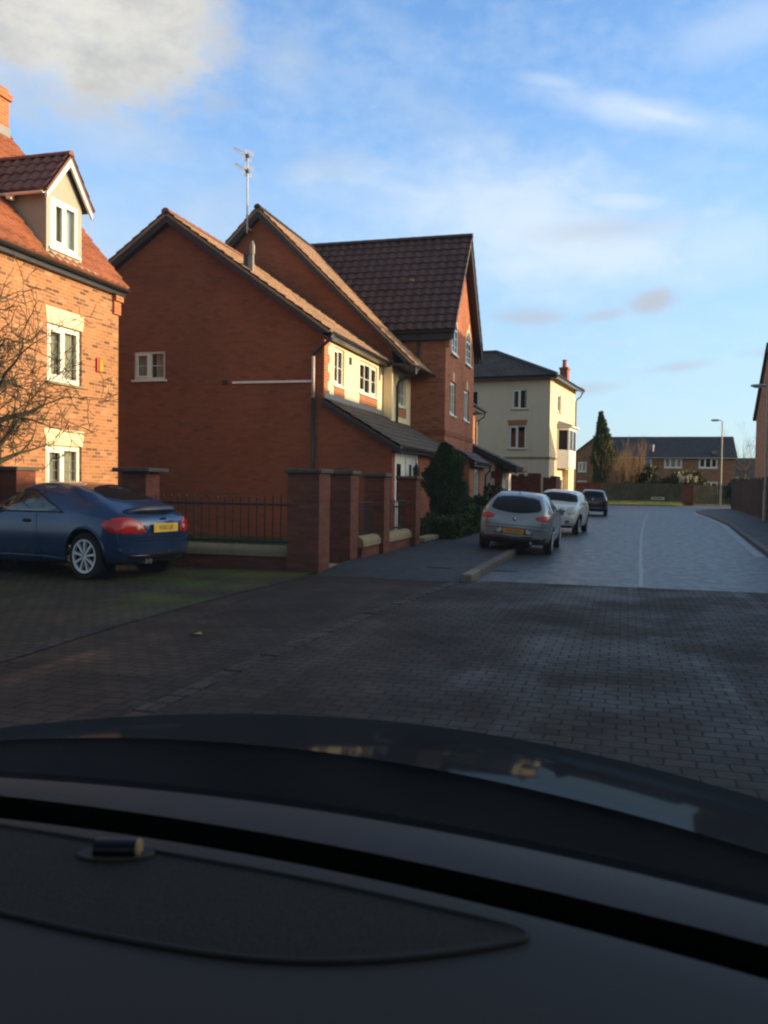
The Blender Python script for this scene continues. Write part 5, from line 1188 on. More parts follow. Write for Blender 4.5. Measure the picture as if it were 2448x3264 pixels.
grass_blades('lawn_grass', -11.5, -5.3, 13.78, 20.4, 9000, .10, 41)
grass_blades('verge_grass', -8, 5, 78.5, 87.8, 5000, .22, 42, .08)
def branchy(mb, p, d, L, r, depth, rng, spread=.55, up=.12, bend=.25, segs=4, kids=(2, 4), shrink=.68, nside=5, rmin=.005):
    pts = [p]; rs = [r]; q = p.copy(); dd = d.normalized()
    for i in range(segs):
        dd = (dd + rv(rng) * bend * .5 + Vector((0, 0, up * .35))).normalized(); q = q + dd * (L / segs); pts.append(q.copy()); rs.append(max(r * (1 - .75 * (i + 1) / segs), rmin))
    mb.tube(pts, rs, nside if r > .012 else 3, cap=False)
    if depth == 0: return
    for _ in range(rng.randint(*kids)):
        i = rng.randint(1, segs); b = pts[i]; nd = (dd * (1 - spread * .4) + rv(rng) * spread * 1.25 + Vector((0, 0, up))).normalized()
        branchy(mb, b, nd, L * shrink * rng.uniform(.75, 1.2), max(rs[i] * .7, rmin), depth - 1, rng, spread, up, bend, segs, kids, shrink, nside, rmin)
    branchy(mb, pts[-1], dd, L * shrink, rs[-1], depth - 1, rng, spread, up, bend, segs, kids, shrink, nside, rmin)
def bare_tree(label, x, y, trunk, limbs, m, depth, seed, L, r0, name='bare_tree', group=None, **kw):
    t = thing(name, label, 'tree', (x, y, 0), group); rng = random.Random(seed)
    k = MB(); k.tube([(x, y, -.05), (x + .05, y - .02, trunk * .5), (x, y + .03, trunk), (x, y, trunk + .5)], [r0 * 1.25, r0, r0 * .9, r0 * .5], 9); k.build('trunk', m, t, smooth=True)
    c = MB()
    for i in range(limbs):
        a = 6.283 * i / limbs + rng.uniform(-.3, .3); d = Vector((math.cos(a), math.sin(a), rng.uniform(.25, 1.2)))
        branchy(c, Vector((x, y, trunk + rng.uniform(-.6, .4))), d, L * rng.uniform(.8, 1.2), r0 * .55, depth, rng, **kw)
    branchy(c, Vector((x, y, trunk + .3)), Vector((0, 0, 1)), L, r0 * .5, depth, rng, **kw)
    c.build('crown', m, t, smooth=True, recalc=False)
bare_tree('bare lichened tree with dense spreading twigs in front of the orange brick house', -10.42, 12.25, 2.2, 13, M_BARK_LICHEN, 4, 52, 1.08, .12, spread=.85, up=.08, bend=.6, kids=(2, 3), shrink=.64, rmin=.006)
bare_tree('bare tan multi-stemmed tree beside the tall distant conifer', -.25, 92.6, .8, 15, M_TWIG_TAN, 3, 53, 2.6, .09, spread=.6, up=.5, bend=.3, kids=(3, 4), shrink=.62, rmin=.010)
bare_tree('thin bare tree behind the right end of the distant terrace', 12.9, 104, 3.5, 7, M_BARK, 3, 54, 2.3, .10, spread=.6, up=.3, bend=.3, kids=(2, 3), shrink=.66)
mb = MB(); mb.add([(-3.93, 7.36, .012), (-3.88, 7.33, .03), (-3.82, 7.40, .014), (-3.87, 7.47, .028)], [(0, 1, 2, 3)])
tag(mb.build('fallen_leaf', plain('yellow_leaf', (.30, .20, .05), .8)), 'single yellow fallen leaf on the block paving near the driveway', 'leaf')

# ================================================================== cars
def cr(knots, x):
    """smooth curve through (x, value) knots"""
    if x <= knots[0][0]: return knots[0][1]
    if x >= knots[-1][0]: return knots[-1][1]
    for i in range(len(knots) - 1):
        (x0, v0), (x1, v1) = knots[i], knots[i + 1]
        if x0 <= x <= x1:
            def sl(j):
                if j <= 0: return (knots[1][1] - knots[0][1]) / (knots[1][0] - knots[0][0])
                if j >= len(knots) - 1: return (knots[-1][1] - knots[-2][1]) / (knots[-1][0] - knots[-2][0])
                a = (knots[j][1] - knots[j - 1][1]) / (knots[j][0] - knots[j - 1][0]); b = (knots[j + 1][1] - knots[j][1]) / (knots[j + 1][0] - knots[j][0])
                return 0 if a * b <= 0 else 2 * a * b / (a + b)
            h = x1 - x0; t = (x - x0) / h; m0, m1 = sl(i) * h, sl(i + 1) * h
            return (2 * t**3 - 3 * t**2 + 1) * v0 + (t**3 - 2 * t**2 + t) * m0 + (-2 * t**3 + 3 * t**2) * v1 + (t**3 - t**2) * m1
def sst(a, b, x): t = min(1, max(0, (x - a) / (b - a))); return t * t * (3 - 2 * t)
def chaikin(p, n=2):
    for _ in range(n):
        q = []
        for i in range(len(p)):
            a, b = p[i], p[(i + 1) % len(p)]; q += [(a[0] * .75 + b[0] * .25, a[1] * .75 + b[1] * .25), (a[0] * .25 + b[0] * .75, a[1] * .25 + b[1] * .75)]
        p = q
    return p
class Car:
    def __init__(s, name, label, loc, heading, roll, scale, L, xr, zt, zbelt, w, wr, zb, bow, R, wheelbase, track, paint, spokes=9, pitch=0.0):
        s.t = thing(name, label, 'car', loc, 'cars parked along the street'); s.t['_o'] = (0, 0, 0)
        s.t.rotation_euler = (Matrix.Rotation(heading, 3, 'Z') @ Matrix.Rotation(pitch, 3, 'Y') @ Matrix.Rotation(roll, 3, 'X')).to_euler(); s.t.scale = (scale,) * 3
        s.L, s.xr, s.R, s.paint = L, xr, R, paint; s.track, s.wb = track, wheelbase
        m = MB(); xs = sorted({0, .012, .03, .06, .1, *[L * i / 62 for i in range(1, 62)], L - .06, L - .03, L - .012, L}); rings = []
        for x in xs:
            T, B, W, WR, Zb = cr(zt, x), cr(zbelt, x), cr(w, x), cr(wr, x), cr(zb, x)
            B = min(B, T - .015); h = T - B; k = sst(.03, .30, h); we = .80 * W * (1 - k) + WR * k
            half = [(0, Zb), (.55 * W, Zb), (.86 * W, Zb + .015), (.955 * W, Zb + .10), (.985 * W, Zb + (B - Zb) * .30), (W, Zb + (B - Zb) * .55), (.988 * W, Zb + (B - Zb) * .80), (.955 * W, B - .012 * (1 + k)),
                    (.90 * W * (1 - k) + (.925 * W) * k, B + h * .12 + .002), ((.86 * W) * (1 - k) + ((.925 * W + we) / 2 + .012) * k, B + h * .48), (we * 1.0, B + h * (.80 + .04 * (1 - k))), (we * .84, B + h * .945), (we * .45, T - h * .012 - .001), (0, T)]
            out = []
            for i in range(len(half) - 1):
                p0, p1, p2, p3 = half[max(i - 1, 0)], half[i], half[i + 1], half[min(i + 2, len(half) - 1)]
                for j in range(4):
                    t = j / 4; f = lambda a, b, c, d: .5 * (2 * b + (c - a) * t * .8 + (2 * a - 5 * b + 4 * c - d) * t * t * .8 + (3 * b - a - 3 * c + d) * t**3 * .8 + (c - b) * (.4 * (3 * t * t - 2 * t**3)))
                    # gentle blend of linear and Catmull-Rom keeps creases readable
                    lin = (p1[0] * (1 - t) + p2[0] * t, p1[1] * (1 - t) + p2[1] * t)
                    c = tuple(.5 * (2 * p1[q] + (p2[q] - p0[q]) * t + (2 * p0[q] - 5 * p1[q] + 4 * p2[q] - p3[q]) * t * t + (3 * p1[q] - p0[q] - 3 * p2[q] + p3[q]) * t**3) for q in (0, 1))
                    out.append((max(0, lin[0] * .3 + c[0] * .7), lin[1] * .3 + c[1] * .7))
            out.append(half[-1])
            def X(y): return x + bow[0] * (abs(y) / W) ** 2.4 * (1 - sst(0, .9, x)) - bow[1] * (abs(y) / W) ** 2.2 * sst(L - 1.1, L, x) - xr
            ring = [(X(y), y, z) for y, z in out] + [(X(y), -y, z) for y, z in reversed(out[1:-1])]; rings.append(ring)
        n = len(rings[0]); H = len(out)
        for ring in rings: m.v += ring
        for i in range(len(rings) - 1):
            for j in range(n): m.f.append([i * n + j, i * n + (j + 1) % n, (i + 1) * n + (j + 1) % n, (i + 1) * n + j]); m.m.append(0)
        for base, ring, sg in ((0, rings[0], -1), ((len(rings) - 1) * n, rings[-1], 1)):
            K = 8; prev = None
            for j in range(1, H - 1):
                a = Vector(ring[j]); b = Vector(ring[n - j]); x0 = a.x; xc = x0 + sg * bow[0 if sg < 0 else 1] * (abs(a.y) / cr(w, 0 if sg < 0 else L)) ** 2.2
                row = [base + j]
                for q in range(1, K):
                    t = q / K; y = a.y * (1 - 2 * t); m.v.append((xc + (x0 - xc) * abs(1 - 2 * t) ** 2.2, y, a.z)); row.append(len(m.v) - 1)
                row.append(base + n - j)
                if prev is None:
                    for q in range(K): m.f.append([base, row[q], row[q + 1]]); m.m.append(0)
                else:
                    for q in range(K): m.f.append([prev[q], row[q], row[q + 1], prev[q + 1]]); m.m.append(0)
                prev = row
            for q in range(K): m.f.append([base + H - 1, prev[q], prev[q + 1]]); m.m.append(0)
        raw = m.build('body', [paint, M_BLACK_TRIM], s.t, smooth=True)
        bm = bmesh.new(); bm.from_mesh(raw.data); s.bvh = BVHTree.FromBMesh(bm); bm.free()
        c = MB(); c.cur = 1
        for xw in (0, wheelbase):
            for sg in (1, -1): c.lathe([(R + .055, track / 2 - .20), (R + .055, track / 2 + .4)], (xw, 0, R), 'Y', 32) if sg > 0 else c.lathe([(R + .055, -track / 2 - .4), (R + .055, -track / 2 + .20)], (xw, 0, R), 'Y', 32)
        cut = c.build('cutter', [paint, M_BLACK_TRIM], s.t)
        bo = raw.modifiers.new('arches', 'BOOLEAN'); bo.operation = 'DIFFERENCE'; bo.solver = 'EXACT'; bo.object = cut
        dg = bpy.context.evaluated_depsgraph_get(); dg.update(); me = bpy.data.meshes.new_from_object(raw.evaluated_get(dg))
        raw.modifiers.clear(); old = raw.data; raw.data = me; me.name = 'body'; bpy.data.meshes.remove(old); bpy.data.objects.remove(cut)
        bm = bmesh.new(); bm.from_mesh(me); lim = max(v_ for _, v_ in w) + .03      # drop what is left of the cutters outside the body
        bmesh.ops.delete(bm, geom=[f for f in bm.faces if f.material_index == 1 and max(abs(v.co.y) for v in f.verts) > lim], context='FACES')
        bm.to_mesh(me); bm.free()
        me.polygons.foreach_set('use_smooth', [True] * len(me.polygons))
        sp = raw.modifiers.new('split', 'EDGE_SPLIT'); sp.split_angle = D2R(42)
        s.body = raw
        for xw in (0, wheelbase):
            for sg in (1, -1): s.wheel(xw, sg, spokes)
    def hit(s, view, a, b):
        o, d = {'L': ((a, 4, b), (0, -1, 0)), 'R': ((a, -4, b), (0, 1, 0)), 'rear': ((-6, a, b), (1, 0, 0)), 'front': ((9, a, b), (-1, 0, 0)), 'top': ((a, b, 5), (0, 0, -1)), 'DL': ((a * .7071 - 2.83, a * .7071 + 2.83, b), (.7071, -.7071, 0)), 'DR': ((a * .7071 - 2.83, -a * .7071 - 2.83, b), (.7071, .7071, 0))}[view]
        loc, nr, i, dist = s.bvh.ray_cast(Vector(o), Vector(d))
        if loc is None: loc, nr, i, dist = s.bvh.find_nearest(Vector(o) + Vector(d) * (3.4 if view in 'LR' else 5))
        return loc, nr
    def patch(s, name, pts, view, m, off=.004, parent=None, smooth=2, dense=5, label=None):
        """panel that follows the body: a star-shaped outline projected on to it"""
        q = chaikin(pts, smooth) if smooth else []
        if not smooth:
            for i in range(len(pts)):
                a, b = pts[i], pts[(i + 1) % len(pts)]; q += [(a[0] + (b[0] - a[0]) * t / dense, a[1] + (b[1] - a[1]) * t / dense) for t in range(dense)]
        cx, cy = sum(p[0] for p in q) / len(q), sum(p[1] for p in q) / len(q); n = len(q); mb = MB()
        for k, e in ((1.0, -.006), (1.0, off * .6), (.95, off), (.7, off), (.45, off), (.2, off)):
            for p in q:
                l, nr = s.hit(view, cx + (p[0] - cx) * k, cy + (p[1] - cy) * k); mb.v.append(tuple(l + nr * e))
        l, nr = s.hit(view, cx, cy); mb.v.append(tuple(l + nr * off))
        for r_ in range(5):
            for i in range(n): mb.f.append([r_ * n + i, r_ * n + (i + 1) % n, (r_ + 1) * n + (i + 1) % n, (r_ + 1) * n + i]); mb.m.append(0)
        for i in range(n): mb.f.append([5 * n + i, 5 * n + (i + 1) % n, 6 * n]); mb.m.append(0)
        o = mb.build(name, m, parent or s.t, smooth=True)
        if label: o['label'] = label
        return o
    def line(s, name, pts, view, m, r=.006, parent=None):
        q = []
        for a, b in zip(pts[:-1], pts[1:]):
            n = max(2, int(math.hypot(b[0] - a[0], b[1] - a[1]) / .06)); q += [(a[0] + (b[0] - a[0]) * t / n, a[1] + (b[1] - a[1]) * t / n) for t in range(n)]
        q.append(pts[-1]); mb = MB(); mb.tube([s.hit(view, *p)[0] for p in q], r, 5); return mb.build(name, m, parent or s.t, smooth=True)
    def wheel(s, xw, sg, spokes):
        R, y, w = s.R, s.track / 2 * sg, .19; rr = R * .70; c = (xw, y, R)
        t = MB(); t.lathe([(rr, -w / 2), (R * .93, -w / 2), (R, -w / 2 + .03), (R, w / 2 - .03), (R * .93, w / 2), (rr, w / 2), (rr * .97, 0), (rr, -w / 2)], c, 'Y', 36, cap=False)
        to = t.build('wheel', M_TYRE, s.t, smooth=True, autosmooth=35)
        r = MB(); f = w / 2 * sg; r.lathe([(rr * 1.02, f), (rr * 1.02, f + .008 * sg), (rr * .90, f + .004 * sg), (rr * .88, f - .03 * sg)], c, 'Y', 36, cap=False)
        r.lathe([(.01, f - .012 * sg), (rr * .20, f - .012 * sg), (rr * .22, f - .05 * sg)], c, 'Y', 20)
        for i in range(spokes):
            a = 6.2832 * (i + .3) / spokes; ca, sa = math.cos(a), math.sin(a); v = []
            for rad, hw in ((rr * .17, rr * .055), (rr * .93, rr * .085)):
                for dy in (-.045 * sg + f, f + .004 * sg):
                    for q in (-hw, hw): v.append((xw + rad * ca - q * sa, y + dy, R + rad * sa + q * ca))
            r.add(v, [(0, 1, 3, 2), (4, 5, 7, 6), (0, 1, 5, 4), (2, 3, 7, 6), (0, 2, 6, 4), (1, 3, 7, 5)])
        r.build('rim', M_RIM, to)
        h = MB(); h.lathe([(rr * .96, f - .075 * sg), (.01, f - .075 * sg)], c, 'Y', 24, cap=False); h.build('brake_disc', M_BLACK_TRIM, to)
    def plate(s, view, y, z, w, h, text, m, off=.03, parent=None):
        l, nr = s.hit(view, y, z); sg = -1 if view == 'rear' else 1; x = l.x + sg * off; mb = MB(); mb.box(min(x, x + .012 * sg), max(x, x + .012 * sg), y - w / 2, y + w / 2, z - h / 2, z + h / 2)
        p = mb.build('number_plate', m, parent or s.t, bevel=.004); text_mesh('plate_text', text, h * .66, (x + sg * .0135, y, z), (0, 0, sg), M_BLACK, p, w * .88); return p
    def mirror(s, x, z, sg, m):
        l, nr = s.hit('L' if sg > 0 else 'R', x, z); b = MB(); c = l + Vector((.0, .11 * sg, .03))
        b.grid(lambda u, v: c + Vector((.07 * math.sin(u * math.pi) * math.cos(v * 6.2832) + .02, .10 * math.cos(u * math.pi), .065 * math.sin(u * math.pi) * math.sin(v * 6.2832))), 8, 12)
        b.tube([l, c], .02, 6); b.build('wing_mirror', m, s.t, smooth=True)

def text_mesh(name, body, size, loc, face, m, parent, fit=None):
    """lettering as a thin mesh; face (0,0,-1) reads from behind the car, (0,0,1) from in front"""
    cu = bpy.data.curves.new(name, 'FONT'); cu.body = body; cu.size = size; cu.align_x = 'CENTER'; cu.align_y = 'CENTER'; cu.extrude = .0008
    tmp = bpy.data.objects.new(name, cu); COL.objects.link(tmp); bpy.context.view_layer.update()
    me = bpy.data.meshes.new_from_object(tmp.evaluated_get(bpy.context.evaluated_depsgraph_get())); bpy.data.objects.remove(tmp); bpy.data.curves.remove(cu)
    me.name = name; xs = [v.co.x for v in me.vertices] or [0, 1]; k = min(1.0, (fit or 9) / max(1e-6, max(xs) - min(xs)))
    sg = face[2]; M3 = Matrix(((0, 0, sg), (sg, 0, 0), (0, 1, 0)))       # text x -> car y, text y -> up
    for v in me.vertices: v.co = M3 @ Vector((v.co.x * k, v.co.y, v.co.z)) + Vector(loc)
    me.materials.clear(); me.materials.append(m); o = bpy.data.objects.new(name, me); COL.objects.link(o); o.parent = parent; return o

def paint(name, col, rough=.28, metal=.35):
    def fn(k):
        o = ocoord(k); n = k.noise(o, 3, 4, .6); s = k.n('ShaderNodeSeparateXYZ'); k.l(o, s.inputs[0])
        dirt = k.math('MULTIPLY', k.mapr(s.outputs[2], .75, .15, 0, .35), k.mapr(n.outputs[0], .25, .7))
        c = k.mix(dirt, (*col, 1), (.06, .055, .048, 1)); r = k.math('ADD', rough, k.math('MULTIPLY', dirt, .4))
        return prin(k, c, r, .4, metal, None, .35)
    return mat(name, fn)
M_BLACK_TRIM = plain('black_trim', (.010, .010, .011), .75, .3); M_TYRE = plain('tyre_rubber', (.014, .014, .014), .85, .3); M_RIM = plain('alloy_rim', (.58, .58, .60), .4, metal=.25)
M_CAR_GLASS = mat('car_glass', lambda k: prin(k, (.010, .013, .016), .05, .2)); M_LIGHT_RED = plain('red_lamp_lens', (.50, .018, .018), .15, .6); M_LIGHT_CLEAR = plain('clear_lamp_lens', (.50, .47, .42), .12, .7)
M_CAR_GLASS_LIT = mat('side_glass', glassfn((.34, .42, .40), .03, 2.1))
M_PLATE_Y = plain('yellow_plate', (.86, .55, .09), .4, var=.04); M_PLATE_O = plain('amber_plate', (.62, .26, .03), .45, var=.05); M_CHROME = plain('chrome', (.6, .6, .6), .15, metal=1.0); M_REFLECT = plain('pale_trim', (.5, .5, .5), .4)
M_REDDULL = plain('dull_red_reflector', (.22, .02, .02), .3)

M_SPOILER = plain('dark_navy_spoiler', (.006, .010, .028), .35, coat=.3)
def coupe():
    P = paint('metallic_dark_blue_paint', (.010, .042, .115), .2, .3)
    c = Car('blue_coupe', 'dark blue coupe with sloping tail and yellow rear plate parked on the driveway', (-7.43, 11.83, 0), D2R(169), 0, .985, 4.04, .80,
            [(0, .60), (.015, .74), (.05, .845), (.14, .905), (.32, .965), (.62, 1.085), (1.05, 1.23), (1.45, 1.318), (1.85, 1.345), (2.25, 1.315), (2.55, 1.18), (2.95, .955), (3.4, .86), (3.8, .73), (4.04, .52)],
            [(0, .80), (.3, .86), (.8, .895), (2.8, .885), (3.4, .82), (4.04, .55)],
            [(0, .79), (.3, .865), (.8, .895), (1.5, .865), (2.6, .865), (3.2, .89), (3.7, .85), (4.04, .72)],
            [(0, .6), (.45, .64), (.9, .60), (1.6, .575), (2.2, .565), (2.9, .68), (4, .6)],
            [(0, .34), (.12, .24), (.5, .19), (3.4, .17), (3.9, .22), (4.04, .3)], (.20, .38), .325, 2.42, 1.53, P, 9)
    # doors, glass
    for v in 'LR':
        c.patch('side_window', [(.55, .925), (.95, 1.085), (1.25, 1.185), (1.75, 1.215), (2.15, .92), (1.45, .915)] if True else [], v, M_CAR_GLASS_LIT, .003, smooth=1)
        d = c.line('door_seam', [(1.02, .885), (.98, .62), (.90, .36), (1.05, .27), (2.0, .27), (2.2, .40), (2.17, .88)], v, M_BLACK_TRIM, .005)
        c.patch('door_handle', [(1.12, .805), (1.12, .755), (1.30, .755), (1.30, .805)], v, M_BLACK_TRIM, .014, smooth=1)
        c.line('window_trim', [(.48, .915), (.95, 1.10), (1.25, 1.205), (1.78, 1.235), (2.2, .92)], v, M_BLACK_TRIM, .010); c.line('belt_trim', [(.46, .912), (1.3, .905), (2.2, .905)], v, M_BLACK_TRIM, .011)
        c.patch('sill', [(.42, .30), (.42, .22), (2.02, .22), (2.02, .30)], v, P, .012, smooth=1)
        c.patch('tail_light', [(-.27, .645), (-.25, .71), (-.15, .82), (.0, .865), (.14, .86), (.40, .795), (.30, .675), (.12, .63)], 'D' + v, M_LIGHT_RED, .010, smooth=1)
        a = [(.37 * math.cos(x) * 1.04, .325 + .40 * math.sin(x)) for x in [math.pi * (.02 + .96 * i / 22) for i in range(23)]]
        c.line('arch_lip', a, v, P, .020)
    for sg in (1, -1): c.mirror(2.0, .95, sg, P)
    c.patch('rear_window', [(.02, -.50), (.62, -.44), (.62, .44), (.02, .50), (-.20, .42), (-.20, -.42)], 'top', M_CAR_GLASS, .004, smooth=1)
    c.patch('windscreen', [(1.55, -.50), (1.95, -.62), (2.05, 0), (1.95, .62), (1.55, .50)], 'top', M_CAR_GLASS, .004, smooth=1)
    for sg in (1, -1): c.patch('reversing_light', [(sg * .475, .69), (sg * .475, .745), (sg * .53, .745), (sg * .53, .69)], 'rear', M_LIGHT_CLEAR, .018, smooth=2)
    c.line('boot_seam', [(-.56, .83), (-.40, .60), (.40, .60), (.56, .83)], 'rear', M_BLACK_TRIM, .006); c.line('bumper_seam', [(-.77, .585), (-.4, .545), (.4, .545), (.77, .585)], 'rear', M_BLACK_TRIM, .006)
    c.patch('lower_bumper', [(-.62, .40), (-.62, .27), (.62, .27), (.62, .40)], 'rear', M_BLACK_TRIM, .008, smooth=1)
    c.plate('rear', 0, .715, .54, .125, 'VU02 LJK', M_PLATE_Y, .02)
    s = MB(); s.grid(lambda u, v: (-.80 + .14 + (.18 * abs(2 * u - 1) ** 2.4) - .045 + .17 * v * 1.0, -.58 + 1.16 * u, .935 + .055 * (1 - v) - .10 * abs(2 * u - 1) ** 5 * .5), 20, 3)
    s.grid(lambda u, v: (-.80 + .10 + (.18 * abs(2 * u - 1) ** 2.4) - .006 + .02 * v, -.58 + 1.16 * u, .89 + .10 * (1 - v) - .05 * abs(2 * u - 1) ** 5), 20, 2); so = s.build('spoiler', M_SPOILER, c.t, smooth=True, recalc=False)
    so.modifiers.new('thickness', 'SOLIDIFY').thickness = .022
    l, n = c.hit('rear', 0, .835); b = MB(); b.box(l.x - .014, l.x, -.06, .06, .822, .852); b.build('emblem', M_CHROME, c.t)
    l, n = c.hit('rear', .36, .73); text_mesh('badge', 'TT', .075, (l.x - .012, .36, .73), (0, 0, -1), M_REFLECT, c.t)
    for y in (.38, .30): e = MB(); e.lathe([(.036, -.80 + .02), (.036, -.80 + .22), (.030, -.80 + .22)], (0, y, .262), 'X', 14); e.build('exhaust', M_CHROME, c.t)
    c.t.scale = (.985, .985, 1.075)
    g = MB(); g.box(1.0, 1.16, -.16, .16, .4, .75); g.box(.55, .75, -.55, -.16, .55, 1.0); g.box(.55, .75, .16, .55, .55, 1.0); g.build('seats', M_BLACK_TRIM, c.t, bevel=.04)
coupe()

def silver():
    P = paint('silver_paint', (.26, .275, .29), .30, .45)
    c = Car('silver_hatchback', 'silver hatchback with amber rear plate, parked half on the kerb', (-2.27, 19.0, .05), D2R(90), D2R(4.0), .905, 4.17, .80,
            [(0, .62), (.02, .80), (.06, .90), (.14, 1.02), (.30, 1.16), (.55, 1.33), (.80, 1.405), (1.3, 1.44), (2.0, 1.425), (2.5, 1.30), (3.1, 1.00), (3.6, .90), (4.0, .74), (4.17, .55)],
            [(0, .84), (.3, .95), (.8, .965), (2.9, .92), (3.6, .84), (4.17, .55)],
            [(0, .78), (.25, .84), (.8, .865), (2.0, .86), (3.3, .865), (3.9, .80), (4.17, .68)],
            [(0, .62), (.3, .64), (.6, .60), (1.3, .585), (2.2, .575), (3.0, .68), (4.1, .6)],
            [(0, .36), (.1, .30), (.5, .20), (3.6, .19), (4.17, .28)], (.16, .36), .315, 2.55, 1.52, P, 11)
    c.patch('rear_window', [(-.60, 1.02), (-.57, 1.17), (-.47, 1.31), (.0, 1.345), (.47, 1.31), (.57, 1.17), (.60, 1.02), (.36, .965), (0, .935), (-.36, .965)], 'rear', M_CAR_GLASS, .005, smooth=1)
    for sg in (1, -1):
        c.patch('tail_light', [(sg * .46, .875), (sg * .50, .80), (sg * .70, .785), (sg * .775, .80), (sg * .765, .90), (sg * .66, .92)], 'rear', M_LIGHT_RED, .012, smooth=1); c.patch('reflector', [(sg * .44, .40), (sg * .44, .355), (sg * .62, .355), (sg * .62, .40)], 'rear', M_REDDULL, .006, smooth=1)
        c.patch('plate_trim', [(sg * .275, .475), (sg * .275, .585), (sg * .33, .585), (sg * .43, .475)], 'rear', M_REFLECT, .014, smooth=1); c.mirror(2.15, .98, sg, P)
    for v in 'LR':
        c.patch('side_window', [(-.28, 1.05), (-.05, 1.27), (.75, 1.33), (.80, .985)], v, M_CAR_GLASS, .004, smooth=1); c.patch('side_window', [(.86, .985), (.82, 1.335), (1.35, 1.32), (1.85, 1.05), (1.95, .975)], v, M_CAR_GLASS, .004, smooth=1)
        c.line('door_seam', [(.83, .96), (.80, .6), (.62, .34), (.8, .27), (2.0, .27), (2.1, .95)], v, M_BLACK_TRIM, .006); c.patch('door_handle', [(.92, .86), (.92, .82), (1.1, .82), (1.1, .86)], v, M_CHROME, .014, smooth=1)
        c.patch('side_reflection_trim', [(-.2, .52), (-.2, .47), (2.0, .47), (2.0, .52)], v, P, .012, smooth=1)
    c.line('tailgate_seam', [(-.66, .93), (-.64, .66), (.64, .66), (.66, .93)], 'rear', M_BLACK_TRIM, .006); c.line('bumper_crease', [(-.78, .60), (.78, .60)], 'rear', P, .014)
    c.patch('plate_recess', [(-.45, .46), (-.32, .605), (.32, .605), (.45, .46)], 'rear', M_BLACK_TRIM, .004, smooth=0); c.plate('rear', 0, .525, .50, .11, 'VX54 HMA', M_PLATE_O, .014)
    c.patch('lower_bumper', [(-.74, .42), (-.74, .33), (.74, .33), (.74, .42)], 'rear', M_BLACK_TRIM, .004, smooth=1)
    l, n = c.hit('rear', 0, .80); e = MB(); e.lathe([(.001, l.x - .012), (.045, l.x - .010), (.048, l.x)], (0, 0, .80), 'X', 18); e.build('emblem', M_CHROME, c.t)
    l, n = c.hit('rear', .0, .9); w = MB(); w.tube([(l.x - .012, .02, .975), (l.x + .10, -.36, 1.03)], .008, 5); w.build('rear_wiper', M_BLACK_TRIM, c.t)
    a = MB(); a.tube([(-.10, 0, 1.385), (-.16, 0, 1.43), (-.40, 0, 1.62)], [.012, .005, .003], 6); a.build('roof_aerial', M_BLACK_TRIM, c.t)
    e = MB(); e.lathe([(.034, -.80 + .05), (.034, -.80 + .25)], (0, -.42, .27), 'X', 12); e.build('exhaust', M_CHROME, c.t)
    hb = MB(); hb.box(.6, .75, -.5, -.15, .9, 1.18); hb.box(.6, .75, .15, .5, .9, 1.18); hb.build('headrests', M_BLACK_TRIM, c.t, bevel=.03)
silver()

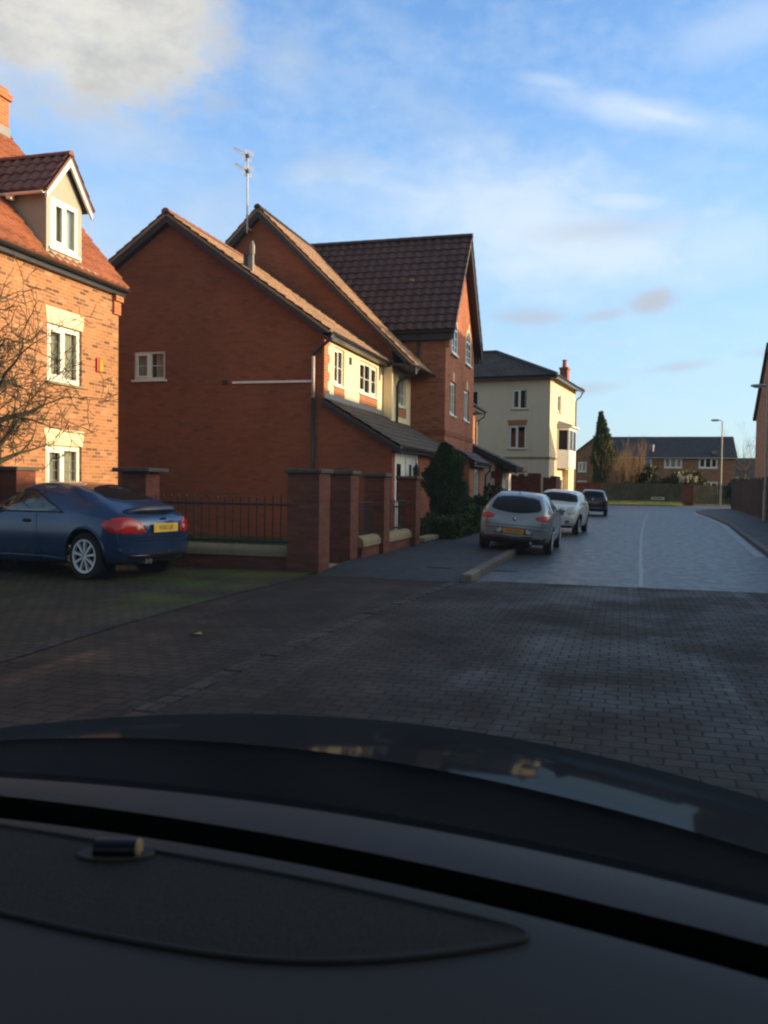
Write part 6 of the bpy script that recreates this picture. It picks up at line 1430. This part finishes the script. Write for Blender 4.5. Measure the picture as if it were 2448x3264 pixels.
def white_car():
    P = paint('cream_white_paint', (.74, .70, .63), .3, .0); R_ = plain('white_roof_paint', (.72, .73, .74), .3, coat=.6)
    c = Car('white_hatchback', 'small cream-white hatchback with white roof and round headlights, facing the camera', (-1.97, 29.72, .05), D2R(-94.0), D2R(-4.0), .945, 3.63, .62,
            [(0, .62), (.03, .86), (.10, 1.02), (.30, 1.28), (.55, 1.37), (1.2, 1.41), (1.9, 1.385), (2.15, 1.33), (2.62, 1.02), (3.1, .955), (3.38, .87), (3.55, .74), (3.63, .58)],
            [(0, .84), (.4, .93), (2.6, .92), (3.2, .86), (3.63, .56)],
            [(0, .74), (.3, .82), (.62, .845), (1.8, .83), (3.0, .845), (3.4, .80), (3.63, .70)],
            [(0, .6), (.4, .60), (1.2, .595), (2.0, .585), (2.6, .68), (3.6, .6)],
            [(0, .34), (.2, .24), (.6, .18), (3.0, .18), (3.5, .22), (3.63, .30)], (.16, .13), .30, 2.40, 1.46, P, 8)
    rf = [(-.15, -.52), (1.35, -.56), (1.35, .56), (-.15, .52)]; c.patch('roof_panel', rf, 'top', R_, .006, smooth=2)
    c.patch('windscreen', [(-.56, 1.325), (.56, 1.325), (.665, 1.06), (.60, 1.035), (0, 1.045), (-.60, 1.035), (-.665, 1.06)], 'front', M_CAR_GLASS, .016, smooth=1)
    for sg in (1, -1):
        h = [(sg * .56 + .135 * math.cos(a), .765 + .125 * math.sin(a)) for a in [6.283 * i / 16 for i in range(16)]]; c.patch('headlight', h, 'front', M_LIGHT_CLEAR, .014, smooth=0, dense=1)
        h = [(sg * .50 + .075 * math.cos(a), .405 + .07 * math.sin(a)) for a in [6.283 * i / 12 for i in range(12)]]; c.patch('fog_light', h, 'front', M_REFLECT_DK, .012, smooth=0, dense=1); c.mirror(1.72, 1.0, sg, R_)
    c.patch('grille', [(-.34, .735), (.34, .735), (.40, .62), (.30, .595), (-.30, .595), (-.40, .62)], 'front', M_GRILLE, .008, smooth=1); c.patch('lower_intake', [(-.33, .475), (.33, .475), (.30, .365), (-.30, .365)], 'front', M_BLACK_TRIM, .008, smooth=1)
    c.patch('lower_bumper', [(-.62, .31), (-.62, .235), (.62, .235), (.62, .31)], 'front', M_BLACK_TRIM, .006, smooth=1)
    c.line('bonnet_seam', [(-.72, .62), (-.66, .86), (-.58, .98)], 'front', M_BLACK_TRIM, .005); c.line('bonnet_seam', [(.72, .62), (.66, .86), (.58, .98)], 'front', M_BLACK_TRIM, .005)
    for v in 'LR':
        c.patch('side_window', [(.02, .99), (.08, 1.27), (1.30, 1.30), (1.78, 1.0)], v, M_CAR_GLASS, .004, smooth=1); c.line('door_seam', [(.70, .95), (.66, .30), (1.85, .28), (1.92, .93)], v, M_BLACK_TRIM, .006)
        for xw in (0, 2.40): c.line('arch_trim', [(xw + .365 * math.cos(x), .30 + .37 * math.sin(x)) for x in [math.pi * i / 18 for i in range(19)]], v, M_BLACK_TRIM, .028)
    m = MB(); l, n = c.hit('front', 0, 1.28); m.box(l.x - .12, l.x - .09, -.11, .11, 1.25, 1.30); m.build('mirror', M_REFLECT, c.t)
M_REFLECT_DK = plain('dim_lamp_lens', (.18, .16, .14), .2); M_GRILLE = plain('dark_chrome_grille', (.13, .12, .14), .3, metal=.5)
white_car()

def dark_car():
    P = paint('dark_grey_blue_paint', (.030, .034, .048), .3, .4)
    c = Car('dark_hatchback', 'dark blue-grey hatchback with its tail towards the camera, farthest parked car', (-1.62, 46.9, .05), D2R(90), D2R(3), .92, 3.83, .62,
            [(0, .60), (.02, .82), (.05, .95), (.16, 1.08), (.36, 1.30), (.55, 1.385), (1.1, 1.43), (1.8, 1.41), (2.3, 1.27), (2.8, .99), (3.3, .90), (3.7, .72), (3.83, .52)],
            [(0, .84), (.3, .93), (2.7, .92), (3.3, .84), (3.83, .52)],
            [(0, .76), (.25, .80), (.62, .825), (1.8, .82), (3.1, .83), (3.6, .76), (3.83, .66)],
            [(0, .62), (.3, .62), (.6, .60), (1.2, .59), (2.0, .58), (2.8, .66), (3.8, .6)],
            [(0, .36), (.1, .30), (.5, .2), (3.3, .19), (3.83, .28)], (.13, .34), .30, 2.44, 1.44, P, 8)
    c.patch('rear_window', [(-.57, 1.0), (-.50, 1.31), (0, 1.335), (.50, 1.31), (.57, 1.0)], 'rear', M_CAR_GLASS, .005, smooth=1)
    for sg in (1, -1): c.patch('tail_light', [(sg * .60, .78), (sg * .60, .93), (sg * .66, 1.02), (sg * .735, .98), (sg * .745, .78)], 'rear', M_LIGHT_RED, .012, smooth=1); c.mirror(1.95, .96, sg, P)
    for v in 'LR':
        c.patch('side_window', [(-.20, 1.02), (-.05, 1.26), (.78, 1.32), (.80, .98)], v, M_CAR_GLASS, .004, smooth=1); c.patch('side_window', [(.87, .98), (.84, 1.32), (1.3, 1.30), (1.75, 1.04), (1.85, .97)], v, M_CAR_GLASS, .004, smooth=1)
    c.plate('rear', 0, .72, .50, .11, 'VO03 KFX', M_PLATE_O, .016); c.line('bumper_crease', [(-.74, .60), (.74, .60)], 'rear', M_BLACK_TRIM, .02)
    c.patch('lower_bumper', [(-.7, .44), (-.7, .34), (.7, .34), (.7, .44)], 'rear', M_REFLECT_DK, .006, smooth=1); l, n = c.hit('rear', 0, .88); e = MB(); e.lathe([(.001, l.x - .012), (.05, l.x - .01), (.052, l.x)], (0, 0, .88), 'X', 16); e.build('emblem', M_CHROME, c.t)
dark_car()

# ================================================================== the car the picture is taken from
def own_car():
    t = thing('car_interior', 'dark dashboard, windscreen and glossy bonnet of the car the view is taken from', 'car', (-.5, .7, 0)); t['_o'] = (0, 0, 0); t.location = (0, 0, 0)
    M_DASH = mat('grained_dashboard', lambda k: prin(k, (.023, .020, .019), .62, .2, 0, bumpn(k, k.noise(ocoord(k), 420, 2, .5).outputs[0], .25, .001)))
    M_DASH2 = mat('soft_dashboard', lambda k: prin(k, (.028, .024, .024), .58, .2, 0, bumpn(k, k.noise(ocoord(k), 420, 2, .5).outputs[0], .2, .001)))
    def grf(k):
        v = k.n('ShaderNodeTexVoronoi', Scale=420.0); k.l(ocoord(k), v.inputs['Vector'])
        return prin(k, k.mix(k.mapr(v.outputs['Distance'], .2, .5), (.006, .006, .006, 1), (.021, .020, .018, 1)), .8, .15, 0, bumpn(k, v.outputs['Distance'], .5, .001))
    M_GRILLE_CLOTH = mat('speaker_mesh', grf)
    z = 1.09
    C = lambda x: .868 - .250 * x - .270 * x * x
    D = lambda x: .763 - .230 * x - .200 * x * x
    E = lambda x: .715 - .240 * x - .228 * x * x
    B = lambda x: 1.13 - .21 * x - .17 * x * x
    xa, xb = -1.05, .75; X = lambda u: xa + (xb - xa) * u
    m = MB(); m.grid(lambda u, v: (X(u), D(X(u)) + (C(X(u)) - D(X(u))) * v, z + .006 * math.sin(v * 3.14) - .012 * v), 40, 8)
    m.build('dashboard_rear', M_DASH2, t, smooth=True, autosmooth=40)
    m = MB(); m.grid(lambda u, v: (X(u), E(X(u)) + (D(X(u)) - E(X(u))) * v, z - .10), 40, 2); m.grid(lambda u, v: (X(u), D(X(u)) + .0005, z - .001 - .10 * v), 40, 2); m.grid(lambda u, v: (X(u), E(X(u)) - .0005, z - .012 - .09 * v), 40, 2); m.build('defroster_slot', M_SLOT, t)
    def top(x, v):
        y1 = E(x); y = y1 + (.18 - y1) * v
        return (x, y, z - .06 * v * v - .25 * max(0, v - .62) ** 2 - .003 * math.exp(-v * 60))
    m = MB(); m.grid(lambda u, v: top(X(u), v), 40, 24); m.build('dashboard', M_DASH, t, smooth=True, autosmooth=50)
    # oval loudspeaker grille
    pts = [(-.90, .735), (-.76, .752), (-.624, .758), (-.417, .747), (-.256, .735), (-.124, .714), (-.080, .706), (-.064, .695), (-.076, .680), (-.145, .640), (-.212, .616), (-.285, .603), (-.411, .604), (-.503, .612), (-.70, .618), (-.90, .63)]
    pts = [(x, y - .006) for x, y in pts]
    def ztop(x, y): y1 = E(x); v = (y1 - y) / (y1 - .18); return top(x, max(0, v))[2]
    q = chaikin(pts, 2); cx, cy = -.45, .68; n = len(q); m = MB(); rim = MB()
    for k, e in ((1.0, -.004), (1.0, .0025), (.985, .003), (.95, .001), (.7, .0012), (.4, .0012)):
        for (x, y) in q: xx, yy = cx + (x - cx) * k, cy + (y - cy) * k; m.v.append((xx, yy, ztop(xx, yy) + e))
    m.v.append((cx, cy, ztop(cx, cy) + .0012))
    for r_ in range(5):
        for i in range(n): m.f.append([r_ * n + i, r_ * n + (i + 1) % n, (r_ + 1) * n + (i + 1) % n, (r_ + 1) * n + i]); m.m.append(0)
    for i in range(n): m.f.append([5 * n + i, 5 * n + (i + 1) % n, 6 * n]); m.m.append(0)
    so = m.build('speaker_grille', M_GRILLE_CLOTH, t)
    rim.tube([(x, y, ztop(x, y) + .0015) for x, y in q] + [(q[0][0], q[0][1], ztop(*q[0]) + .0015)], .0028, 6); rim.build('grille_rim', M_BLACK_TRIM, so, smooth=True)
    # light sensor set in the grille
    c = Vector((-.463, .724, 0)); d = Vector((.073, .021, 0)).normalized(); s = Vector((-d.y, d.x, 0)); zz = ztop(c.x, c.y) + .003
    m = MB(); m.prism([c + d * (.037 * math.cos(a)) + s * (.017 * math.sin(a)) + Vector((0, 0, zz - .002)) for a in [6.283 * i / 28 for i in range(28)]], (0, 0, .003)); b = m.build('sensor_base', M_DASH, so)
    m = MB(); m.tube([c - d * .020 + Vector((0, 0, zz + .005)), c + d * .020 + Vector((0, 0, zz + .005))], .0095, 14); m.build('sensor_lens', M_SENSOR, so, smooth=True, autosmooth=40)
    m = MB(); m.tube([c + d * .0201 + Vector((0, 0, zz + .005)), c + d * .0235 + Vector((0, 0, zz + .005))], .0090, 14); m.build('sensor_tip', M_SENSOR_TIP, so)
    # scuttle and bonnet
    def bon(u, v):
        x = -1.28 + 2.0 * u; y0 = B(x); y = y0 + v * 1.05; q = v * 1.05; xc = (x + .42)
        zz = 1.058 - .08 * q - .195 * q * q - .25 * max(0, q - .6) ** 2 - .10 * xc * xc - .5 * max(0, abs(xc) - .70) ** 2
        return (x, y, zz)
    def scut(u, v):
        x = -1.24 + 1.93 * u; zb = bon((x + 1.28) / 2.0, 0)[2]; y0 = C(x) - .01
        return (x, y0 + (B(x) + .015 - y0) * v, 1.072 + (zb - .003 - 1.072) * v - .05 * math.sin(v * 3.1416))
    m = MB(); m.grid(scut, 48, 8); m.build('scuttle_panel', M_SCUTTLE, t, smooth=True)
    m = MB(); m.grid(bon, 60, 44); m.build('bonnet', M_BONNET, t, smooth=True)
    # windscreen, header and roof lining
    yh, zh = .26, 1.84
    def ws(u, v): x = X(u); f = v; return (x * (1 - .12 * f), (C(x) + .012) * (1 - f) + (yh - .06 * x * x) * f + .05 * math.sin(f * 3.14), (z - .008) * (1 - f) + zh * f + .03 * math.sin(f * 3.14))
    m = MB(); m.grid(ws, 24, 16); m.build('windscreen', M_WINDSCREEN, t, smooth=True)
    m = MB(); m.grid(lambda u, v: (X(u) * .9, .30 - 2.0 * v, zh + .02 + .05 * math.sin(u * 3.14)), 12, 8); m.build('roof_lining', M_DASH, t, smooth=True)
M_SENSOR = plain('black_gloss_lens', (.003, .004, .008), .35, .3, var=0); M_SENSOR_TIP = plain('amber_lens_tip', (.30, .21, .09), .3, var=0)
M_SCUTTLE = plain('black_scuttle_plastic', (.0045, .0052, .006), .85, .06); M_SLOT = plain('black_slot', (.002, .002, .0025), .9, .1)
def bonnet_fn(k):
    b = bumpn(k, k.noise(ocoord(k), 2.0, 3, .5).outputs[0], .02, .01)
    d = k.n('ShaderNodeBsdfDiffuse', Color=(.013, .015, .018, 1)); gl = k.n('ShaderNodeBsdfGlossy', Color=(.80, .90, 1.0, 1), Roughness=.06); k.l(b, d.inputs['Normal']); k.l(b, gl.inputs['Normal'])
    m = k.n('ShaderNodeMixShader'); m.inputs[0].default_value = .048; k.l(d.outputs[0], m.inputs[1]); k.l(gl.outputs[0], m.inputs[2]); return m.outputs[0]
M_BONNET = mat('dark_glossy_bonnet', bonnet_fn)
def screen_fn(k):
    base = glassfn((.95, .96, .96), .02, 1.3)(k); tl = k.n('ShaderNodeBsdfTranslucent', Color=(1, 1, 1, 1)); m = k.n('ShaderNodeMixShader')
    n = k.noise(ocoord(k), 3.0, 4, .6); k.l(k.mapr(n.outputs[0], .3, .7, .004, .011), m.inputs[0]); k.l(base, m.inputs[1]); k.l(tl.outputs[0], m.inputs[2]); return m.outputs[0]     # a thin film of road dirt
M_WINDSCREEN = mat('windscreen_glass', screen_fn)
own_car()

for o in bpy.data.objects:
    if '_o' in o: del o['_o']
